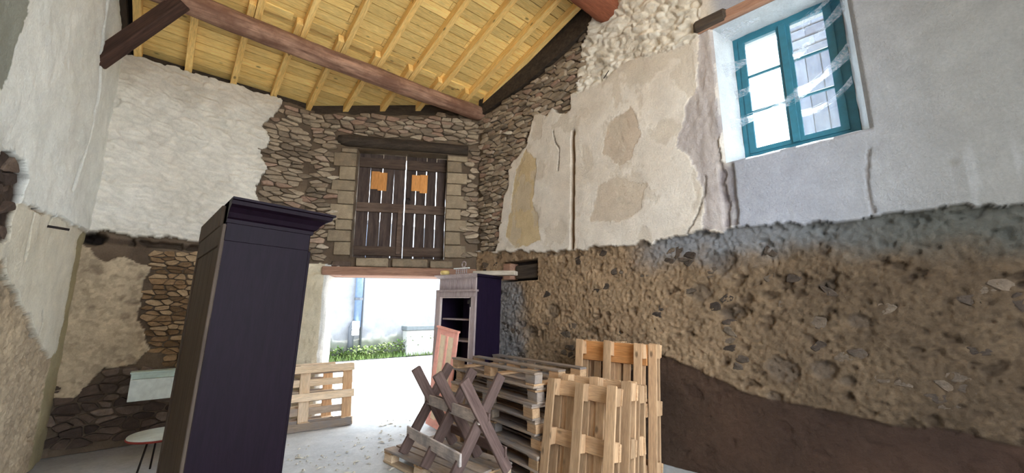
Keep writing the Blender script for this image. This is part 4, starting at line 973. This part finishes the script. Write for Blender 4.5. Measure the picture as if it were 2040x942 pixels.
# on top of the cabinet
orn = empty('carved_crest', MW2 @ T3(w2*.50, .05, h2+.035), label='carved spindle gallery with a ring finial lying on top of the grey cabinet', cat='ornament')
mb = MB(); mb.box(-.15, .15, -.012, .012, .085, .10); link('rail', mb.me(), M['box'], orn); mb = MB(); mb.box(-.12, .12, -.012, .012, 0, .015); link('base', mb.me(), M['arm2'], orn)
for i in range(6): mb = MB(); mb.lathe([(.006, .012), (.013, .035), (.006, .05), (.012, .066), (.006, .086)], 8, (-.1+.04*i, 0, 0)); link('spindle', mb.me(True), M['arm2'], orn)
mb = MB(); mb.tube([(.045+.038*math.cos(t*PI/8), 0, .145+.038*math.sin(t*PI/8)) for t in range(17)], .010, 8); link('ring', mb.me(True), M['arm2'], orn)
g = empty('gourd', MW2 @ T3(.015, .07, h2+.035), label='pale yellow gourd bowl on the left corner of the grey cabinet', cat='bowl')
mb = MB(); mb.lathe([(.02, 0), (.055, .012), (.07, .04), (.062, .07), (.05, .078), (.045, .06), (.02, .03)], 16); link('bowl', mb.me(True), M['gourd'], g)
bd = empty('weathered_board', MW2 @ T3(w2+.02, .30, h2+.035), label='pale weathered board lying on top of the cabinet toward the stone wall', cat='board')
link('board', board(.62, .12, .06, .008, 3), mat_wood('pale_weathered', (170,156,140), (206,194,178), 0, .1, .9, False), bd, T3(0, 0, .03, .35))

# salmon cupboard door leaning on the cabinet
bl = floorP(846, 846); br = floorP(878, 868); bx_ = gx
tl = top_at(877, 660, 5.50)
up = (Vector((tl.x, tl.y, tl.z))-Vector((bl.x+.04, bl.y-.12, 0))); Hd = up.length; wdoor = .40
cd = empty('cupboard_door', frame(Vector((bl.x+.04, bl.y-.12, .05)), (Vector((gx.x, gx.y, -.16))), up), label='salmon and cream panelled cupboard door leaning on the open cabinet', cat='door')
def cdp(nm, x0, x1, y0, y1, z0, z1, m): return link(nm, board(x1-x0, y1-y0, z1-z0, .003), m, cd, T3((x0+x1)/2, (y0+y1)/2, (z0+z1)/2))
cdp('stile', 0, .07, 0, Hd, -.012, .012, M['pink']); cdp('stile', wdoor-.07, wdoor, 0, Hd, -.012, .012, M['pink']); cdp('stile', wdoor/2-.02, wdoor/2+.02, .08, Hd-.08, -.012, .014, M['pink'])
cdp('rail', .07, wdoor-.07, 0, .09, -.012, .012, M['pink']); cdp('rail', .07, wdoor-.07, Hd-.08, Hd, -.012, .012, M['pink']); cdp('rail', .07, wdoor-.07, .42, .48, -.012, .013, M['pink']); cdp('moulding', -.01, wdoor+.01, Hd-.005, Hd+.02, -.02, .03, M['pink'])
for x0, x1 in ((.07, wdoor/2-.02), (wdoor/2+.02, wdoor-.07)):
    for y0, y1 in ((.09, .42), (.48, Hd-.08)): cdp('panel', x0, x1, y0, y1, -.006, .004, M['cream'])

# ------------------------------------------------------------------ left corner: box, small table, iron pin
a, b = WE.uv(264, 738), WE.uv(264, 795)
bxr = empty('wall_box', WE.M(a[0], b[1], .04), label='white metal box with a pale green top hung low on the dark stones', cat='box')
hB = a[1]-b[1]
link('front', board(.50, hB*.74, .02, .004), M['white'], bxr, T3(.25, hB*.37, .14)); link('lid', board(.52, .02, .16, .004), M['greenp'], bxr, T3(.25, hB*.97, .08)); link('band', board(.50, hB*.2, .02, .004), M['greenp'], bxr, T3(.25, hB*.85, .135, 0, .25))
link('side', board(.02, hB*.95, .14, .003), M['white'], bxr, T3(.01, hB*.475, .07)); link('side', board(.02, hB*.95, .14, .003), M['white'], bxr, T3(.49, hB*.475, .07)); link('bottom', board(.5, .02, .14, .003), M['white'], bxr, T3(.25, .01, .07)); link('back', board(.5, hB*.95, .012, .003), M['white'], bxr, T3(.25, hB*.475, 0))
tc = top_at(322, 862, 4.12); zt_ = tc.z
tb = empty('round_table', Matrix.Translation((tc.x, tc.y, 0)), label='low round white table with a red rim beside the tall wardrobe', cat='table')
mb = MB(); mb.lathe([(.24, 0), (.25, .006), (.25, .016), (.245, .022)], 40); link('tabletop', mb.me(True), M['white'], tb, T3(0, 0, zt_-.02)); mb = MB(); mb.lathe([(.252, 0), (.258, .008), (.252, .018)], 40); link('rim', mb.me(True), M['red'], tb, T3(0, 0, zt_-.028))
for k in range(3):
    a_ = k*2.1+.4; mb = MB(); mb.tube([(.12*math.cos(a_), .12*math.sin(a_), zt_-.02), (.2*math.cos(a_), .2*math.sin(a_), 0)], .008, 8); link('leg', mb.me(True), M['iron'], tb)
p0 = WL.P(*WL.uv(92, 450), .0); p1 = WL.P(WL.uv(92,450)[0]-.04, WL.uv(92,450)[1]-.01, .13)
mb = MB(); mb.tube([p0-Vector((WL.n[0], WL.n[1], 0))*.08, p0, p1], .011, 8); tag(link('iron_pin', mb.me(), M['iron']), 'black iron pin sticking out of the white wall below the plaster edge', 'pin')
q = WR.uv(1204, 158); q2 = WR.uv(1223, 149); mb = MB(); mb.tube([WR.P(q[0], q[1], .02), WR.P(q2[0], q2[1], .12)], .006, 6)
tag(link('iron_nail', mb.me(), M['iron']), 'long thin iron nail in the plaster below the whitewashed rubble', 'nail')
print('STONES', n1, n2, n3, n4, n5, n6, n7, 'boards', nb)
